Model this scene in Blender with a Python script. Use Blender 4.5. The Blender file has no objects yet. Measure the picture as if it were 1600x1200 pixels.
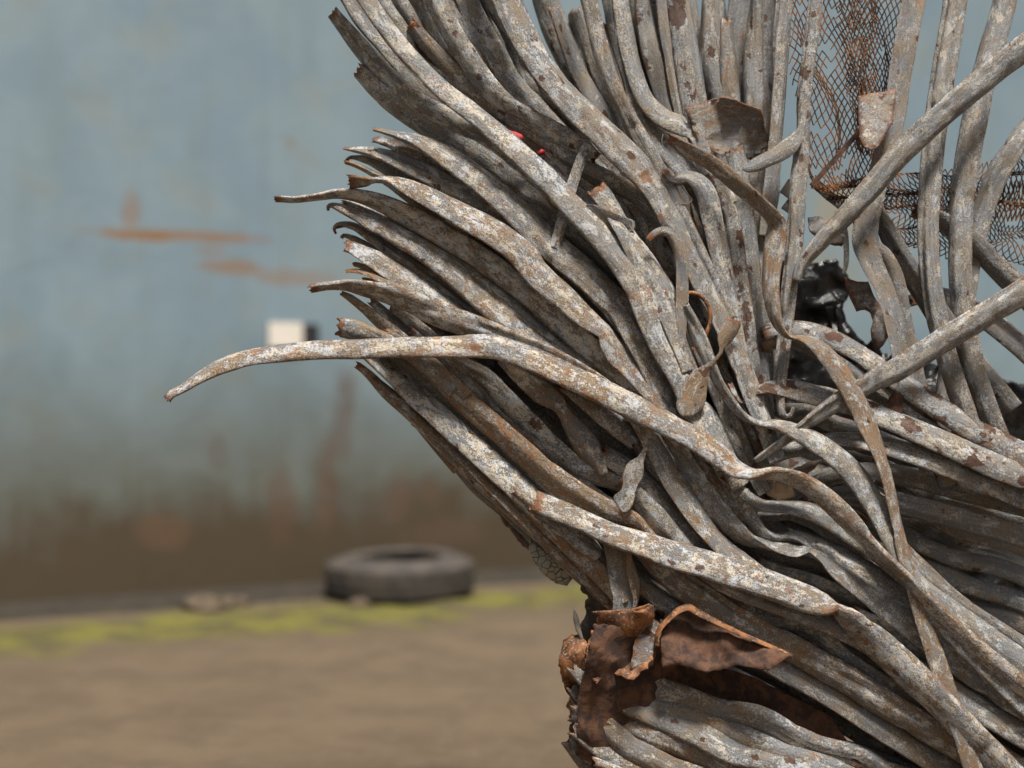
import bpy, bmesh, math, random
from mathutils import Vector, noise, Matrix
R = math.radians
scene = bpy.context.scene
# ------------------------------------------------------------------ camera, light, exposure
CAM_H = 0.93
FPX = 2333.0
cam_d = bpy.data.cameras.new('camera')
cam_d.sensor_width = 48.0
cam_d.lens = 70.0
cam_d.clip_start = 0.05
cam_d.clip_end = 2000
cam_d.dof.use_dof = True
cam_d.dof.focus_distance = 2.53
cam_d.dof.aperture_fstop = 2.0
cam = bpy.data.objects.new('camera', cam_d)
cam.location = (0, 0, CAM_H)
cam.rotation_euler = (R(90), 0, 0)
scene.collection.objects.link(cam)
scene.camera = cam
SUN_EL, SUN_AZ = 58.0, -62.0        # azimuth from +Y (view direction), negative = left
world = bpy.data.worlds.new('World')
scene.world = world
world.use_nodes = True
wn = world.node_tree
wn.nodes.clear()
sky = wn.nodes.new('ShaderNodeTexSky')
sky.sky_type = 'NISHITA'
sky.sun_disc = False
sky.sun_elevation = R(SUN_EL)
sky.sun_rotation = R(SUN_AZ)
sky.air_density = 1.0
sky.dust_density = 5.0
hs = wn.nodes.new('ShaderNodeHueSaturation')
hs.inputs['Saturation'].default_value = 0.35
bg = wn.nodes.new('ShaderNodeBackground')
bg.inputs['Strength'].default_value = 0.05
wo = wn.nodes.new('ShaderNodeOutputWorld')
wn.links.new(sky.outputs[0], hs.inputs['Color'])
wn.links.new(hs.outputs[0], bg.inputs[0])
wn.links.new(bg.outputs[0], wo.inputs[0])
sun_d = bpy.data.lights.new('sun', 'SUN')
sun_d.energy = 5.0
sun_d.angle = R(12)
sun_d.color = (1.0, 0.95, 0.88)
sun = bpy.data.objects.new('sun', sun_d)
_d = Vector((math.sin(R(180 + SUN_AZ * -1)) * 0, 0, 0))
# sun stands up, to the left and a little behind the camera
SUN_FROM = Vector((0.12, -0.46, 1.0)).normalized()
sun.rotation_euler = SUN_FROM.to_track_quat('Z', 'Y').to_euler()
sky.sun_elevation = math.asin(SUN_FROM.z)
sky.sun_rotation = math.atan2(SUN_FROM.x, SUN_FROM.y)
scene.collection.objects.link(sun)
scene.view_settings.view_transform = 'Standard'
scene.view_settings.look = 'None'
scene.view_settings.exposure = 0.6
scene.view_settings.gamma = 1.0
scene.cycles.max_bounces = 3

# ------------------------------------------------------------------ helpers
CAM = Vector((0, 0, CAM_H))
D0 = 2.5
def P(px, py, d):
    return Vector(((px - 800) / FPX * d, d, CAM_H + (600 - py) / FPX * d))

def tag(o, label=None, cat=None, group=None, kind=None):
    if label: o['label'] = label
    if cat: o['category'] = cat
    if group: o['group'] = group
    if kind: o['kind'] = kind
    return o

def link_mesh(name, verts, faces, mat, parent=None, smooth=True):
    me = bpy.data.meshes.new(name)
    me.from_pydata(verts, [], faces)
    if smooth:
        me.polygons.foreach_set('use_smooth', [True] * len(me.polygons))
    if mat is not None:
        me.materials.append(mat)
    me.update()
    o = bpy.data.objects.new(name, me)
    scene.collection.objects.link(o)
    if parent is not None:
        o.parent = parent
    return o

# ------------------------------------------------------------------ node material helper
class NM:
    def __init__(self, name):
        self.m = bpy.data.materials.new(name)
        self.m.use_nodes = True
        self.t = self.m.node_tree
        self.t.nodes.clear()
        self.out = self.t.nodes.new('ShaderNodeOutputMaterial')
        self.b = self.t.nodes.new('ShaderNodeBsdfPrincipled')
        self.t.links.new(self.b.outputs[0], self.out.inputs[0])
    def n(self, kind, **kw):
        x = self.t.nodes.new(kind)
        for k, v in kw.items():
            setattr(x, k, v)
        return x
    def L(self, a, b):
        if isinstance(a, (int, float)):
            b.default_value = a
        elif isinstance(a, tuple):
            b.default_value = a if len(a) == 4 or b.type == 'VECTOR' else (*a, 1)
        else:
            self.t.links.new(a, b)
    def noise(self, vec, scale, detail=4, rough=0.55, dist=0.0):
        x = self.n('ShaderNodeTexNoise')
        self.L(vec, x.inputs['Vector'])
        x.inputs['Scale'].default_value = scale
        x.inputs['Detail'].default_value = detail
        x.inputs['Roughness'].default_value = rough
        x.inputs['Distortion'].default_value = dist
        return x.outputs['Fac']
    def ramp(self, v, a, b, lo=0.0, hi=1.0):
        x = self.n('ShaderNodeMapRange')
        x.interpolation_type = 'SMOOTHSTEP'
        self.L(v, x.inputs['Value'])
        self.L(a, x.inputs['From Min']); self.L(b, x.inputs['From Max'])
        self.L(lo, x.inputs['To Min']); self.L(hi, x.inputs['To Max'])
        return x.outputs['Result']
    def math(self, op, a, b=0.0, clamp=False):
        x = self.n('ShaderNodeMath', operation=op)
        x.use_clamp = clamp
        self.L(a, x.inputs[0]); self.L(b, x.inputs[1])
        return x.outputs[0]
    def mix(self, f, a, b):
        x = self.n('ShaderNodeMix', data_type='RGBA')
        self.L(f, x.inputs['Factor']); self.L(a, x.inputs['A']); self.L(b, x.inputs['B'])
        # colour sockets share names with float ones: take them by index
        return x
    def cmix(self, f, a, b):
        x = self.n('ShaderNodeMix', data_type='RGBA')
        self.L(f, x.inputs[0]); self.L(a, x.inputs[6]); self.L(b, x.inputs[7])
        return x.outputs[2]
    def vmap(self, vec, scale=(1, 1, 1), loc=(0, 0, 0)):
        x = self.n('ShaderNodeMapping')
        self.L(vec, x.inputs['Vector'])
        x.inputs['Scale'].default_value = scale
        x.inputs['Location'].default_value = loc
        return x.outputs[0]
    def vadd(self, a, b):
        x = self.n('ShaderNodeVectorMath', operation='ADD')
        self.L(a, x.inputs[0]); self.L(b, x.inputs[1])
        return x.outputs[0]
    def bump(self, h, strength, dist, normal=None):
        x = self.n('ShaderNodeBump')
        x.inputs['Strength'].default_value = strength
        x.inputs['Distance'].default_value = dist
        self.L(h, x.inputs['Height'])
        if normal is not None:
            self.L(normal, x.inputs['Normal'])
        return x.outputs[0]
    def attr(self, name):
        return self.n('ShaderNodeAttribute', attribute_name=name)

def tube_material(name):
    q = NM(name)
    info = q.n('ShaderNodeObjectInfo')
    tc = q.attr('tc').outputs['Vector']
    rust_a = q.attr('rust').outputs['Fac']
    sep = q.n('ShaderNodeSeparateColor')
    q.L(info.outputs['Color'], sep.inputs[0])
    warm, pale, spots = sep.outputs[0], sep.outputs[1], sep.outputs[2]
    off = q.math('MULTIPLY', info.outputs['Random'], 37.0)
    comb = q.n('ShaderNodeCombineXYZ')
    q.L(off, comb.inputs[0]); q.L(off, comb.inputs[1])
    v = q.vadd(tc, comb.outputs[0])
    rs = q.math('FRACT', q.math('MULTIPLY', info.outputs['Random'], 91.7))
    scl = q.n('ShaderNodeVectorMath', operation='SCALE'); q.L(v, scl.inputs[0]); q.L(q.ramp(rs, 0.0, 1.0, 0.62, 1.25), scl.inputs['Scale'])
    v = scl.outputs[0]
    vs = q.vmap(v, (0.10, 1, 1))          # stretched along the tube
    vm = q.vmap(v, (0.72, 1, 1))
    n_big = q.noise(vm, 24, 3, 0.6, 0.3)
    n_str = q.noise(vs, 120, 5, 0.7, 0.4)
    n_med = q.noise(vm, 130, 6, 0.78, 0.5)
    n_fin = q.noise(v, 400, 6, 0.82)
    n_grn = q.noise(v, 1000, 2, 0.6)
    col = q.cmix(q.ramp(n_big, 0.40, 0.60), (0.185, 0.190, 0.198), (0.235, 0.198, 0.152))
    col = q.cmix(q.math('MULTIPLY', q.ramp(n_str, 0.44, 0.58), 0.6), col, (0.30, 0.29, 0.27))
    # taupe-ochre film in streaks
    w1 = q.math('ADD', q.math('ADD', q.math('MULTIPLY', n_str, 0.45), q.math('MULTIPLY', n_big, 0.5)), q.math('MULTIPLY', warm, 0.34))
    col = q.cmix(q.math('MULTIPLY', q.ramp(w1, 0.62, 0.80), 0.8), col, (0.250, 0.165, 0.088))
    # pale oxide bloom: patchy areas, flecked inside
    area = q.noise(q.vmap(v, (0.6, 1, 1), (3, 5, 1)), 50, 6, 0.78, 0.3)
    spk = q.math('ADD', q.math('ADD', q.math('MULTIPLY', n_fin, 0.66), q.math('MULTIPLY', n_grn, 0.26)), q.math('MULTIPLY', n_str, 0.08))
    thr = q.math('SUBTRACT', q.math('SUBTRACT', 1.065, q.math('MULTIPLY', area, 0.95)), q.math('MULTIPLY', pale, 0.10))
    bloom = q.ramp(spk, q.math('SUBTRACT', thr, 0.025), q.math('ADD', thr, 0.03))
    tint = q.ramp(q.noise(v, 55, 3, 0.6), 0.42, 0.58)
    white = q.cmix(tint, (0.50, 0.52, 0.545), (0.57, 0.51, 0.41))
    col = q.cmix(q.math('MULTIPLY', bloom, q.ramp(rs, 0.0, 1.0, 0.62, 0.95)), col, white)
    # brightest flecks
    col = q.cmix(q.math('MULTIPLY', q.ramp(n_grn, q.math('SUBTRACT', 0.74, q.math('MULTIPLY', area, 0.24)), 0.70), q.math('MULTIPLY', pale, 0.8)), col, (0.72, 0.71, 0.69))
    # dark blue-grey bare islands with crisp borders
    isl = q.noise(q.vmap(v, (0.9, 1, 1), (1, 9, 3)), 170, 6, 0.76, 0.3)
    col = q.cmix(q.math('MULTIPLY', q.ramp(isl, 0.565, 0.60), 0.62), col, q.cmix(n_grn, (0.085, 0.091, 0.100), (0.20, 0.205, 0.21)))
    # fine dark pitting
    col = q.cmix(q.math('MULTIPLY', q.ramp(n_grn, 0.57, 0.63), 0.6), col, (0.055, 0.05, 0.047))
    # value grain so that no film is flat
    gr = q.n('ShaderNodeMix', data_type='RGBA'); gr.blend_type = 'MULTIPLY'; gr.inputs[0].default_value = 1.0
    gv = q.ramp(q.math('ADD', q.math('MULTIPLY', n_fin, 0.6), q.math('MULTIPLY', n_grn, 0.4)), 0.42, 0.58, 0.70, 1.26)
    cg = q.n('ShaderNodeCombineColor'); q.L(gv, cg.inputs[0]); q.L(gv, cg.inputs[1]); q.L(gv, cg.inputs[2])
    q.L(col, gr.inputs[6]); q.L(cg.outputs[0], gr.inputs[7]); col = gr.outputs[2]
    # orange-brown veins
    vein = q.noise(q.vmap(v, (0.5, 1, 1), (9, 2, 4)), 85, 6, 0.74, 0.9)
    vth = q.math('SUBTRACT', 0.64, q.math('MULTIPLY', warm, 0.13))
    col = q.cmix(q.math('MULTIPLY', q.ramp(vein, vth, q.math('ADD', vth, 0.06)), 0.8), col, (0.265, 0.125, 0.048))
    # rust blotches
    vor = q.n('ShaderNodeTexVoronoi')
    vor.inputs['Scale'].default_value = 55
    wob = q.n('ShaderNodeTexNoise'); wob.inputs['Scale'].default_value = 130
    q.L(v, wob.inputs['Vector'])
    sc = q.n('ShaderNodeVectorMath', operation='SCALE'); q.L(wob.outputs['Color'], sc.inputs[0]); sc.inputs['Scale'].default_value = 0.016
    q.L(q.vadd(q.vmap(v, (0.7, 1, 1)), sc.outputs[0]), vor.inputs['Vector'])
    cellr = q.n('ShaderNodeSeparateColor'); q.L(vor.outputs['Color'], cellr.inputs[0])
    rad = q.math('MULTIPLY', q.math('SUBTRACT', q.math('ADD', cellr.outputs[0], q.math('MULTIPLY', spots, 0.46)), 0.95), 1.15)
    blot = q.ramp(q.math('SUBTRACT', rad, vor.outputs['Distance']), -0.04, 0.05)
    col = q.cmix(q.math('MULTIPLY', blot, 0.9), col, q.cmix(n_fin, (0.035, 0.014, 0.008), (0.125, 0.048, 0.020)))
    # rust at torn ends and seams
    ra = q.math('ADD', rust_a, q.math('MULTIPLY', q.math('SUBTRACT', n_med, 0.5), 1.8))
    col = q.cmix(q.math('MULTIPLY', q.ramp(ra, 0.34, 0.66), 0.85), col, q.cmix(q.ramp(n_fin, 0.4, 0.6), (0.29, 0.115, 0.035), (0.085, 0.030, 0.013)))
    q.L(col, q.b.inputs['Base Color'])
    q.L(q.math('MULTIPLY', q.math('SUBTRACT', 1.0, bloom), 0.42), q.b.inputs['Metallic'])
    q.L(q.ramp(n_fin, 0.3, 0.7, 0.24, 0.52), q.b.inputs['Roughness'])
    h = q.math('ADD', q.math('MULTIPLY', n_med, 1.0), q.math('MULTIPLY', n_fin, 0.8))
    h = q.math('ADD', h, q.math('MULTIPLY', bloom, 0.25))
    h = q.math('SUBTRACT', h, q.math('MULTIPLY', blot, 0.3))
    nb = q.bump(n_str, 0.32, 0.005)
    q.L(q.bump(h, 0.9, 0.0026, nb), q.b.inputs['Normal'])
    return q.m

M_TUBE = tube_material('corroded_zinc')

def simple(name, c1, c2, scale=20, rough=0.8, bump=0.3, bdist=0.004, c3=None, metal=0.0):
    q = NM(name)
    tcn = q.n('ShaderNodeTexCoord')
    v = tcn.outputs['Object']
    n1 = q.noise(v, scale, 6, 0.65, 0.4)
    n2 = q.noise(v, scale * 6, 4, 0.6)
    col = q.cmix(q.ramp(n1, 0.4, 0.6), c1, c2)
    if c3:
        col = q.cmix(q.ramp(n2, 0.55, 0.65), col, c3)
    q.L(col, q.b.inputs['Base Color'])
    q.b.inputs['Metallic'].default_value = metal
    q.b.inputs['Roughness'].default_value = rough
    q.L(q.bump(q.math('ADD', n1, q.math('MULTIPLY', n2, 0.4)), bump, bdist), q.b.inputs['Normal'])
    return q.m

M_RUST = simple('rust', (0.050, 0.019, 0.009), (0.215, 0.080, 0.022), 42, 0.7, 0.5, 0.002, (0.26, 0.17, 0.085))
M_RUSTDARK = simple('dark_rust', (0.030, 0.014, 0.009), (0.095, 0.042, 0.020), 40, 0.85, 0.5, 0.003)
M_DARKMET = simple('dark_sheet_metal', (0.040, 0.036, 0.032), (0.095, 0.075, 0.058), 14, 0.6, 0.4, 0.004, (0.14, 0.12, 0.10))
M_GREYMET = simple('grey_sheet_metal', (0.085, 0.08, 0.072), (0.165, 0.148, 0.125), 22, 0.6, 0.5, 0.003, (0.17, 0.09, 0.05))
M_BLACK = simple('black_plastic', (0.008, 0.008, 0.009), (0.018, 0.017, 0.016), 14, 0.24, 0.6, 0.008)
M_BROWNSH = simple('brown_sheet', (0.10, 0.075, 0.055), (0.19, 0.14, 0.10), 18, 0.65, 0.5, 0.003, (0.10, 0.045, 0.022))
M_RED = simple('red_plastic', (0.36, 0.010, 0.012), (0.22, 0.008, 0.010), 60, 0.7, 0.2, 0.002)
M_RUBBER = simple('tyre_rubber', (0.032, 0.027, 0.023), (0.062, 0.050, 0.040), 12, 0.8, 0.3, 0.003)
# ------------------------------------------------------------------ crushed tube sweep
def parse(s):
    out = []
    for tok in s.split():
        a = tok.split(',')
        k = 0
        if a[-1] == 'k':
            k = 1; a = a[:-1]
        x, y, w = float(a[0]), float(a[1]), float(a[2])
        dz = float(a[3]) if len(a) > 3 else 0.0
        out.append((x, y, w, dz, k))
    return out

def catmull(p0, p1, p2, p3, t):
    r = []
    for a, b, c, d in zip(p0, p1, p2, p3):
        r.append(0.5 * ((2 * b) + (-a + c) * t + (2 * a - 5 * b + 4 * c - d) * t * t + (-a + 3 * b - 3 * c + d) * t ** 3))
    return r

def tube(label, layer, pts, kf=0.46, start='torn', end='cut', tone=(0.4, 0.5, 0.3), seed=None, rust0=1.0, rust1=0.0,
         step=4.5, ring=24, name='crushed_tube', cat='metal tube', group='crushed tubes fanned out in the bundle',
         groove=None, sharp=None, kind=None, mat=None, dents=None, parent=None, gap=2.2):
    """one crushed tube: centre line and apparent width traced in the photograph, real depth, thickness and roll"""
    if isinstance(pts, str):
        pts = parse(pts)
    if seed is None:
        seed = int(abs(pts[0][0] * 13.7 + pts[0][1] * 7.1 + pts[-1][0] * 3.3)) % 99991
    rnd = random.Random(seed)
    # whatever leaves the picture at lower right runs on out of it
    if len(pts) > 3 and end == 'cut' and pts[-1][0] > 1250 and pts[-1][1] > 930:
        a, b = pts[-2], pts[-1]
        dl = math.hypot(b[0] - a[0], b[1] - a[1]) or 1
        for ext in (130, 260, 400):
            pts = list(pts) + [(b[0] + (b[0] - a[0]) / dl * ext, b[1] + (b[1] - a[1]) / dl * ext, b[2], b[3], 0)]
    n = len(pts)
    samp = []; kinks = []
    for i in range(n - 1):
        p0 = pts[max(i - 1, 0)]; p1 = pts[i]; p2 = pts[i + 1]; p3 = pts[min(i + 2, n - 1)]
        L = math.hypot(p2[0] - p1[0], p2[1] - p1[1])
        m = max(2, int(L / step))
        if p1[4]: kinks.append(len(samp))
        for j in range(m):
            samp.append(catmull(p0[:4], p1[:4], p2[:4], p3[:4], j / m))
    samp.append(list(pts[-1][:4]))
    N = len(samp)
    slope = rnd.uniform(-1.0, 1.0)
    C = []; W = []
    base = D0 + layer * gap / 100.0
    ph = rnd.uniform(0, 100)
    for i, (x, y, w, dz) in enumerate(samp):
        t = i / (N - 1)
        nz = noise.noise(Vector((x * 0.006, y * 0.006, ph))) * 0.6
        d = base + (dz + slope * (t - 0.5) + nz) / 100.0
        # gentle wobble so that outlines are not perfectly smooth
        wob = noise.noise(Vector((i * 0.11, ph, 3.1)))
        wob2 = noise.noise(Vector((i * 0.35, ph, 9.1)))
        C.append(P(x, y, d)); W.append(max(w, 2.0) * (1 + 0.05 * wob + 0.025 * wob2) * d / FPX * 0.5)
    # width envelope -> roll angle
    win = int(70 / step)
    env = [max(W[max(0, i - win):i + win + 1]) for i in range(N)]
    for _ in range(2):
        env = [sum(env[max(0, i - 6):i + 7]) / len(env[max(0, i - 6):i + 7]) for i in range(N)]
    k = kf
    A = []; PH = []
    for i in range(N):
        e = max(env[i] * 1.05, W[i] * 1.001)
        ratio = W[i] / e
        kk = k
        if ratio < kk + 0.02:                     # tip really tapers
            e = W[i] / (kk + 0.02); ratio = kk + 0.02
        c2 = (ratio * ratio - kk * kk) / (1 - kk * kk)
        A.append(e); PH.append(math.acos(math.sqrt(min(max(c2, 0), 1))))
    sg = rnd.choice((-1, 1))
    PHI = []
    cur = sg
    for i in range(N):
        PHI.append(cur * PH[i])
    # a true twist where the ribbon passes edge-on in mid-length
    i = 3
    while i < N - 3:
        if PH[i] > R(62) and PH[i] >= max(PH[max(0, i - 8):i + 9]) - 1e-6 and 12 < i < N - 12:
            s0 = 1 if PHI[i - 1] > 0 else -1
            for j in range(i, N):
                PHI[j] = s0 * math.pi - abs(PH[j]) * s0
            break
        i += 1
    for _ in range(3):
        PHI = [sum(PHI[max(0, i - 2):i + 3]) / len(PHI[max(0, i - 2):i + 3]) for i in range(N)]
    if kf < 0.25:                       # flat strip: traced width is its real width
        A = W[:]
        PHI = [0.25 * sg + 0.5 * noise.noise(Vector((i * 0.05, ph, 5))) for i in range(N)]
    # dents
    if dents is None:
        dents = max(2, int(N * step / 85)) if kf > 0.25 else 0
    DN = []
    for _ in range(dents):
        DN.append((rnd.uniform(0.05, 0.95) * N, rnd.uniform(1.2, 4.5), rnd.uniform(0.12, 0.5), rnd.uniform(0, math.pi * 2)))
    for kx in kinks:
        DN.append((kx, 1.6, 0.42, -math.pi / 2 + rnd.uniform(-0.5, 0.5)))
        DN.append((kx + 2.5, 2.2, -0.10, -math.pi / 2))
    if groove is None:
        groove = rnd.uniform(0.18, 0.72) if kf > 0.25 else 0.0
    if sharp is None:
        sharp = rnd.uniform(1.05, 1.7)
    cs0 = rnd.choice((-1, 1))
    curl = lambda i: cs0 * (0.6 + noise.noise(Vector((i * 0.06, ph, 31))) * 1.2)
    ga0 = rnd.uniform(-0.9, 0.9); ga2 = ga0 + rnd.choice((-1, 1)) * rnd.uniform(0.6, 1.1)
    gsign = 1
    verts = []; tcs = []; rus = []
    s = 0.0
    jag = [noise.noise(Vector((j * 0.9, seed * 0.37, 1.7))) + 0.8 * noise.noise(Vector((j * 2.3, seed * 0.37, 4.7))) for j in range(ring)]
    for i in range(N):
        a0 = C[max(i - 1, 0)]; a1 = C[min(i + 1, N - 1)]
        T = (a1 - a0).normalized()
        if i: s += (C[i] - C[i - 1]).length
        V = (C[i] - CAM).normalized()
        N1 = T.cross(V)
        if N1.length < 1e-4: N1 = Vector((0, 0, 1))
        N1.normalize()
        N2 = N1.cross(T).normalized()
        if N2.dot(V) < 0: N2 = -N2
        cph, sph = math.cos(PHI[i]), math.sin(PHI[i])
        U1 = N1 * cph + N2 * sph
        U2 = -N1 * sph + N2 * cph
        a = A[i]; b = A[i] * k
        ga = ga0 + 0.9 * noise.noise(Vector((i * 0.02, ph, 7)))
        gd = groove * (0.6 + 0.9 * noise.noise(Vector((i * 0.03, ph, 17))))
        for j in range(ring):
            th = 2 * math.pi * j / ring
            ct, st = math.cos(th), math.sin(th)
            x = a * ct
            y = b * math.copysign(abs(st) ** sharp, st)
            f = 1.0
            if kf > 0.25:
                # lengthwise groove, front face (towards the camera is -N2)
                dang = (th + math.pi / 2 - ga + math.pi) % (2 * math.pi) - math.pi
                f -= gd * math.exp(-(dang / 0.26) ** 2)
                dang = (th + math.pi / 2 - ga2 + 0.5 * ga + math.pi) % (2 * math.pi) - math.pi
                f -= gd * 0.6 * math.exp(-(dang / 0.16) ** 2)
                f += 0.05 * noise.noise(Vector((i * 0.16, ct * 1.3 + ph, st * 1.3)))
                f += 0.07 * noise.noise(Vector((i * 0.035, ct * 3.2 + ph, st * 3.2)))
                f -= 0.16 * abs(noise.noise(Vector((i * 0.022, ct * 2.2 + ph, st * 2.2 + 4)))) 
                f += 0.035 * noise.noise(Vector((i * 0.5, ct * 2.3 + ph, st * 2.3)))
                for (dc, dw, dd, da) in DN:
                    u = (i - dc) / dw
                    if abs(u) < 3:
                        cs = math.cos(th - da)
                        if cs > 0: f -= dd * math.exp(-abs(u) ** 1.4) * cs * cs
            else:
                y += a * 0.12 * noise.noise(Vector((i * 0.12, ct * 1.2 + ph, 0))) + a * 0.34 * ct * ct * curl(i)
            p = C[i] + U1 * (x * (0.4 * f + 0.6)) + U2 * (y * f)
            if i == 0 and start == 'torn':
                p = p - T * (jag[j] * 0.42 * a)
            if i == N - 1 and end == 'torn':
                p = p + T * (jag[j] * 0.42 * a)
            verts.append(p)
            tcs.append((s, x, y))
            r = 0.0
            rl = 0.011
            r = max(r, rust0 * math.exp(-s / rl) * 1.0)
            edge = abs(ct) ** 7
            r = max(r, 0.47 * edge + 0.16 * noise.noise(Vector((i * 0.06, ct, ph))))
            for kx in kinks: r = max(r, (0.45 + 0.75 * noise.noise(Vector((ct * 1.5, st * 1.5 + kx, i * 0.3)))) * math.exp(-((i - kx) / 3.2) ** 2))
            rus.append(r)
    Stot = s
    if rust1 > 0:
        for idx in range(len(rus)):
            rus[idx] = max(rus[idx], rust1 * math.exp(-(Stot - tcs[idx][0]) / 0.03))
    faces = []
    for i in range(N - 1):
        for j in range(ring):
            j2 = (j + 1) % ring
            faces.append((i * ring + j, i * ring + j2, (i + 1) * ring + j2, (i + 1) * ring + j))
    def hollow(row, inw, depthsign):
        # inner wall that goes back into the tube, so torn ends read as open mouths
        prev = row * ring
        for dstep, sc in ((0.000, 0.86), (0.012, 0.80), (0.035, 0.55)):
            base_i = len(verts)
            ii = min(max(row + int(depthsign * dstep / (step * D0 / FPX)), 0), N - 1)
            for j in range(ring):
                src = verts[ii * ring + j]
                q = C[ii] + (src - C[ii]) * sc
                if dstep == 0: q = verts[row * ring + j] + (C[row] - verts[row * ring + j]) * 0.16
                verts.append(q); tcs.append(tcs[ii * ring + j]); rus.append(0.8 if rust0 > 0.3 else 0.4)
            for j in range(ring):
                j2 = (j + 1) % ring
                faces.append((prev + j, prev + j2, base_i + j2, base_i + j))
            prev = base_i
        faces.append(tuple(prev + j for j in range(ring)))
    def cap(row):
        ctr = len(verts)
        verts.append(C[row]); tcs.append(tcs[row * ring]); rus.append(0.6)
        for j in range(ring):
            faces.append((row * ring + j, row * ring + (j + 1) % ring, ctr))
    if start == 'torn' and kf > 0.25 and N > 20: hollow(0, 0, 1)
    else: cap(0)
    if end == 'torn' and kf > 0.25 and N > 20: hollow(N - 1, 0, -1)
    else: cap(N - 1)
    # origin at the tube's middle
    org = C[N // 2].copy()
    verts = [v - org for v in verts]
    o = link_mesh(name, verts, faces, mat or M_TUBE, parent)
    o.location = org
    me = o.data
    bm = bmesh.new(); bm.from_mesh(me); bmesh.ops.recalc_face_normals(bm, faces=bm.faces); bm.to_mesh(me); bm.free()
    at = me.attributes.new('tc', 'FLOAT_VECTOR', 'POINT')
    at.data.foreach_set('vector', [c for t in tcs for c in t])
    ar = me.attributes.new('rust', 'FLOAT', 'POINT')
    ar.data.foreach_set('value', rus)
    o.color = (tone[0], tone[1], tone[2], 1)
    if parent is None:
        tag(o, label, cat, group, kind)
    return o

# ------------------------------------------------------------------ sheet with real thickness
def sheet(name, label, cat, outline, layer, mat, bulge=0.0, rough=1.0, thick=0.0022, tilt=(0, 0), holes=(), group=None, sub=3, tone=(0.4, 0.3, 0.4), parent=None, seed=1, rust=0.35, gap=2.2, raw=False):
    """a bent piece of plate: outline in the photograph's pixels, tilt = cm of depth per 100 px in x and y"""
    base = D0 + layer * gap / 100.0
    cx = sum(p[0] for p in outline) / len(outline); cy = sum(p[1] for p in outline) / len(outline)
    bm = bmesh.new()
    # ragged outline
    pts = []
    n = len(outline)
    for i in range(n):
        a = outline[i]; b = outline[(i + 1) % n]
        L = math.hypot(b[0] - a[0], b[1] - a[1])
        m = max(1, int(L / 5))
        for j in range(m):
            t = j / m
            x = a[0] + (b[0] - a[0]) * t; y = a[1] + (b[1] - a[1]) * t
            if j:
                x += noise.noise(Vector((x * .13, y * .13, seed))) * 3.2 * rough + noise.noise(Vector((x * .5, y * .5, seed))) * 1.6 * rough
                y += noise.noise(Vector((x * .13, y * .13, seed + 9))) * 3.2 * rough
            pts.append((x, y))
    vs = [bm.verts.new((x, y, 0)) for x, y in pts]
    bm.faces.new(vs)
    bmesh.ops.triangulate(bm, faces=bm.faces)
    for _ in range(sub):
        long = [e for e in bm.edges if e.calc_length() > 11]
        if not long: break
        bmesh.ops.subdivide_edges(bm, edges=long, cuts=1, use_grid_fill=False)
        bmesh.ops.triangulate(bm, faces=[f for f in bm.faces if len(f.verts) > 3])
    rad = max(math.hypot(p[0] - cx, p[1] - cy) for p in outline)
    for hx, hy, hr in holes:
        bmesh.ops.delete(bm, geom=[f for f in bm.faces if (f.calc_center_median().x - hx) ** 2 + (f.calc_center_median().y - hy) ** 2 < hr * hr], context='FACES')
    rc = random.Random(seed * 17)
    creases = []
    for _ in range(5):
        an = rc.uniform(0, math.pi)
        creases.append((math.cos(an), math.sin(an), rc.uniform(-0.6, 0.6) * rad, rc.choice((-1, 1)) * rc.uniform(0.008, 0.03) * rough))
    for v in bm.verts:
        x, y = v.co.x, v.co.y
        rr = math.hypot(x - cx, y - cy) / rad
        crz = 0
        for (ca_, cb_, cc_, cd_) in creases:
            crz += cd_ * abs((x - cx) * ca_ + (y - cy) * cb_ - cc_)
        d = base + bulge / 100 * rr * rr + (tilt[0] * (x - cx) + tilt[1] * (y - cy)) / 10000.0
        d += crz / 100
        d += (noise.noise(Vector((x * .02, y * .02, seed * 3.3))) * 1.2 + noise.noise(Vector((x * .07, y * .07, seed * 3.3))) * 0.2 + abs(noise.noise(Vector((x * .025, y * .025, seed * 7.3)))) * 1.4) / 100 * rough
        v.co = P(x, y, d)
    bmesh.ops.recalc_face_normals(bm, faces=bm.faces)
    # give it thickness
    org = P(cx, cy, base)
    for v in bm.verts: v.co -= org
    me = bpy.data.meshes.new(name)
    bnd = [v.index for v in bm.verts]
    bm.verts.ensure_lookup_table()
    bset = [1.0 if v.is_boundary else 0.0 for v in bm.verts]
    co = [v.co.copy() for v in bm.verts]
    bm.normal_update()
    front = list(bm.verts); ff = [list(f.verts) for f in bm.faces]; be = [(e.verts[0], e.verts[1]) for e in bm.edges if e.is_boundary]
    back = {v: bm.verts.new(v.co + v.normal * thick) for v in front}
    for vs_ in ff: bm.faces.new([back[v] for v in reversed(vs_)])
    for a_, b_ in be:
        try: bm.faces.new((a_, b_, back[b_], back[a_]))
        except ValueError: pass
    bmesh.ops.recalc_face_normals(bm, faces=bm.faces)
    for f in bm.faces: f.smooth = True
    bm.to_mesh(me); bm.free()
    me.materials.append(mat)
    o = bpy.data.objects.new(name, me)
    scene.collection.objects.link(o)
    if parent is not None: o.parent = parent
    o.location = org
    at = me.attributes.new('tc', 'FLOAT_VECTOR', 'POINT')
    at.data.foreach_set('vector', [c for v in me.vertices for c in v.co])
    ar = me.attributes.new('rust', 'FLOAT', 'POINT')
    k = len(bset)
    ar.data.foreach_set('value', [rust + 0.35 * bset[i % k] for i in range(len(me.vertices))])
    o.color = (*tone, 1)
    if parent is None: tag(o, label, cat, group)
    return o
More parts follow.
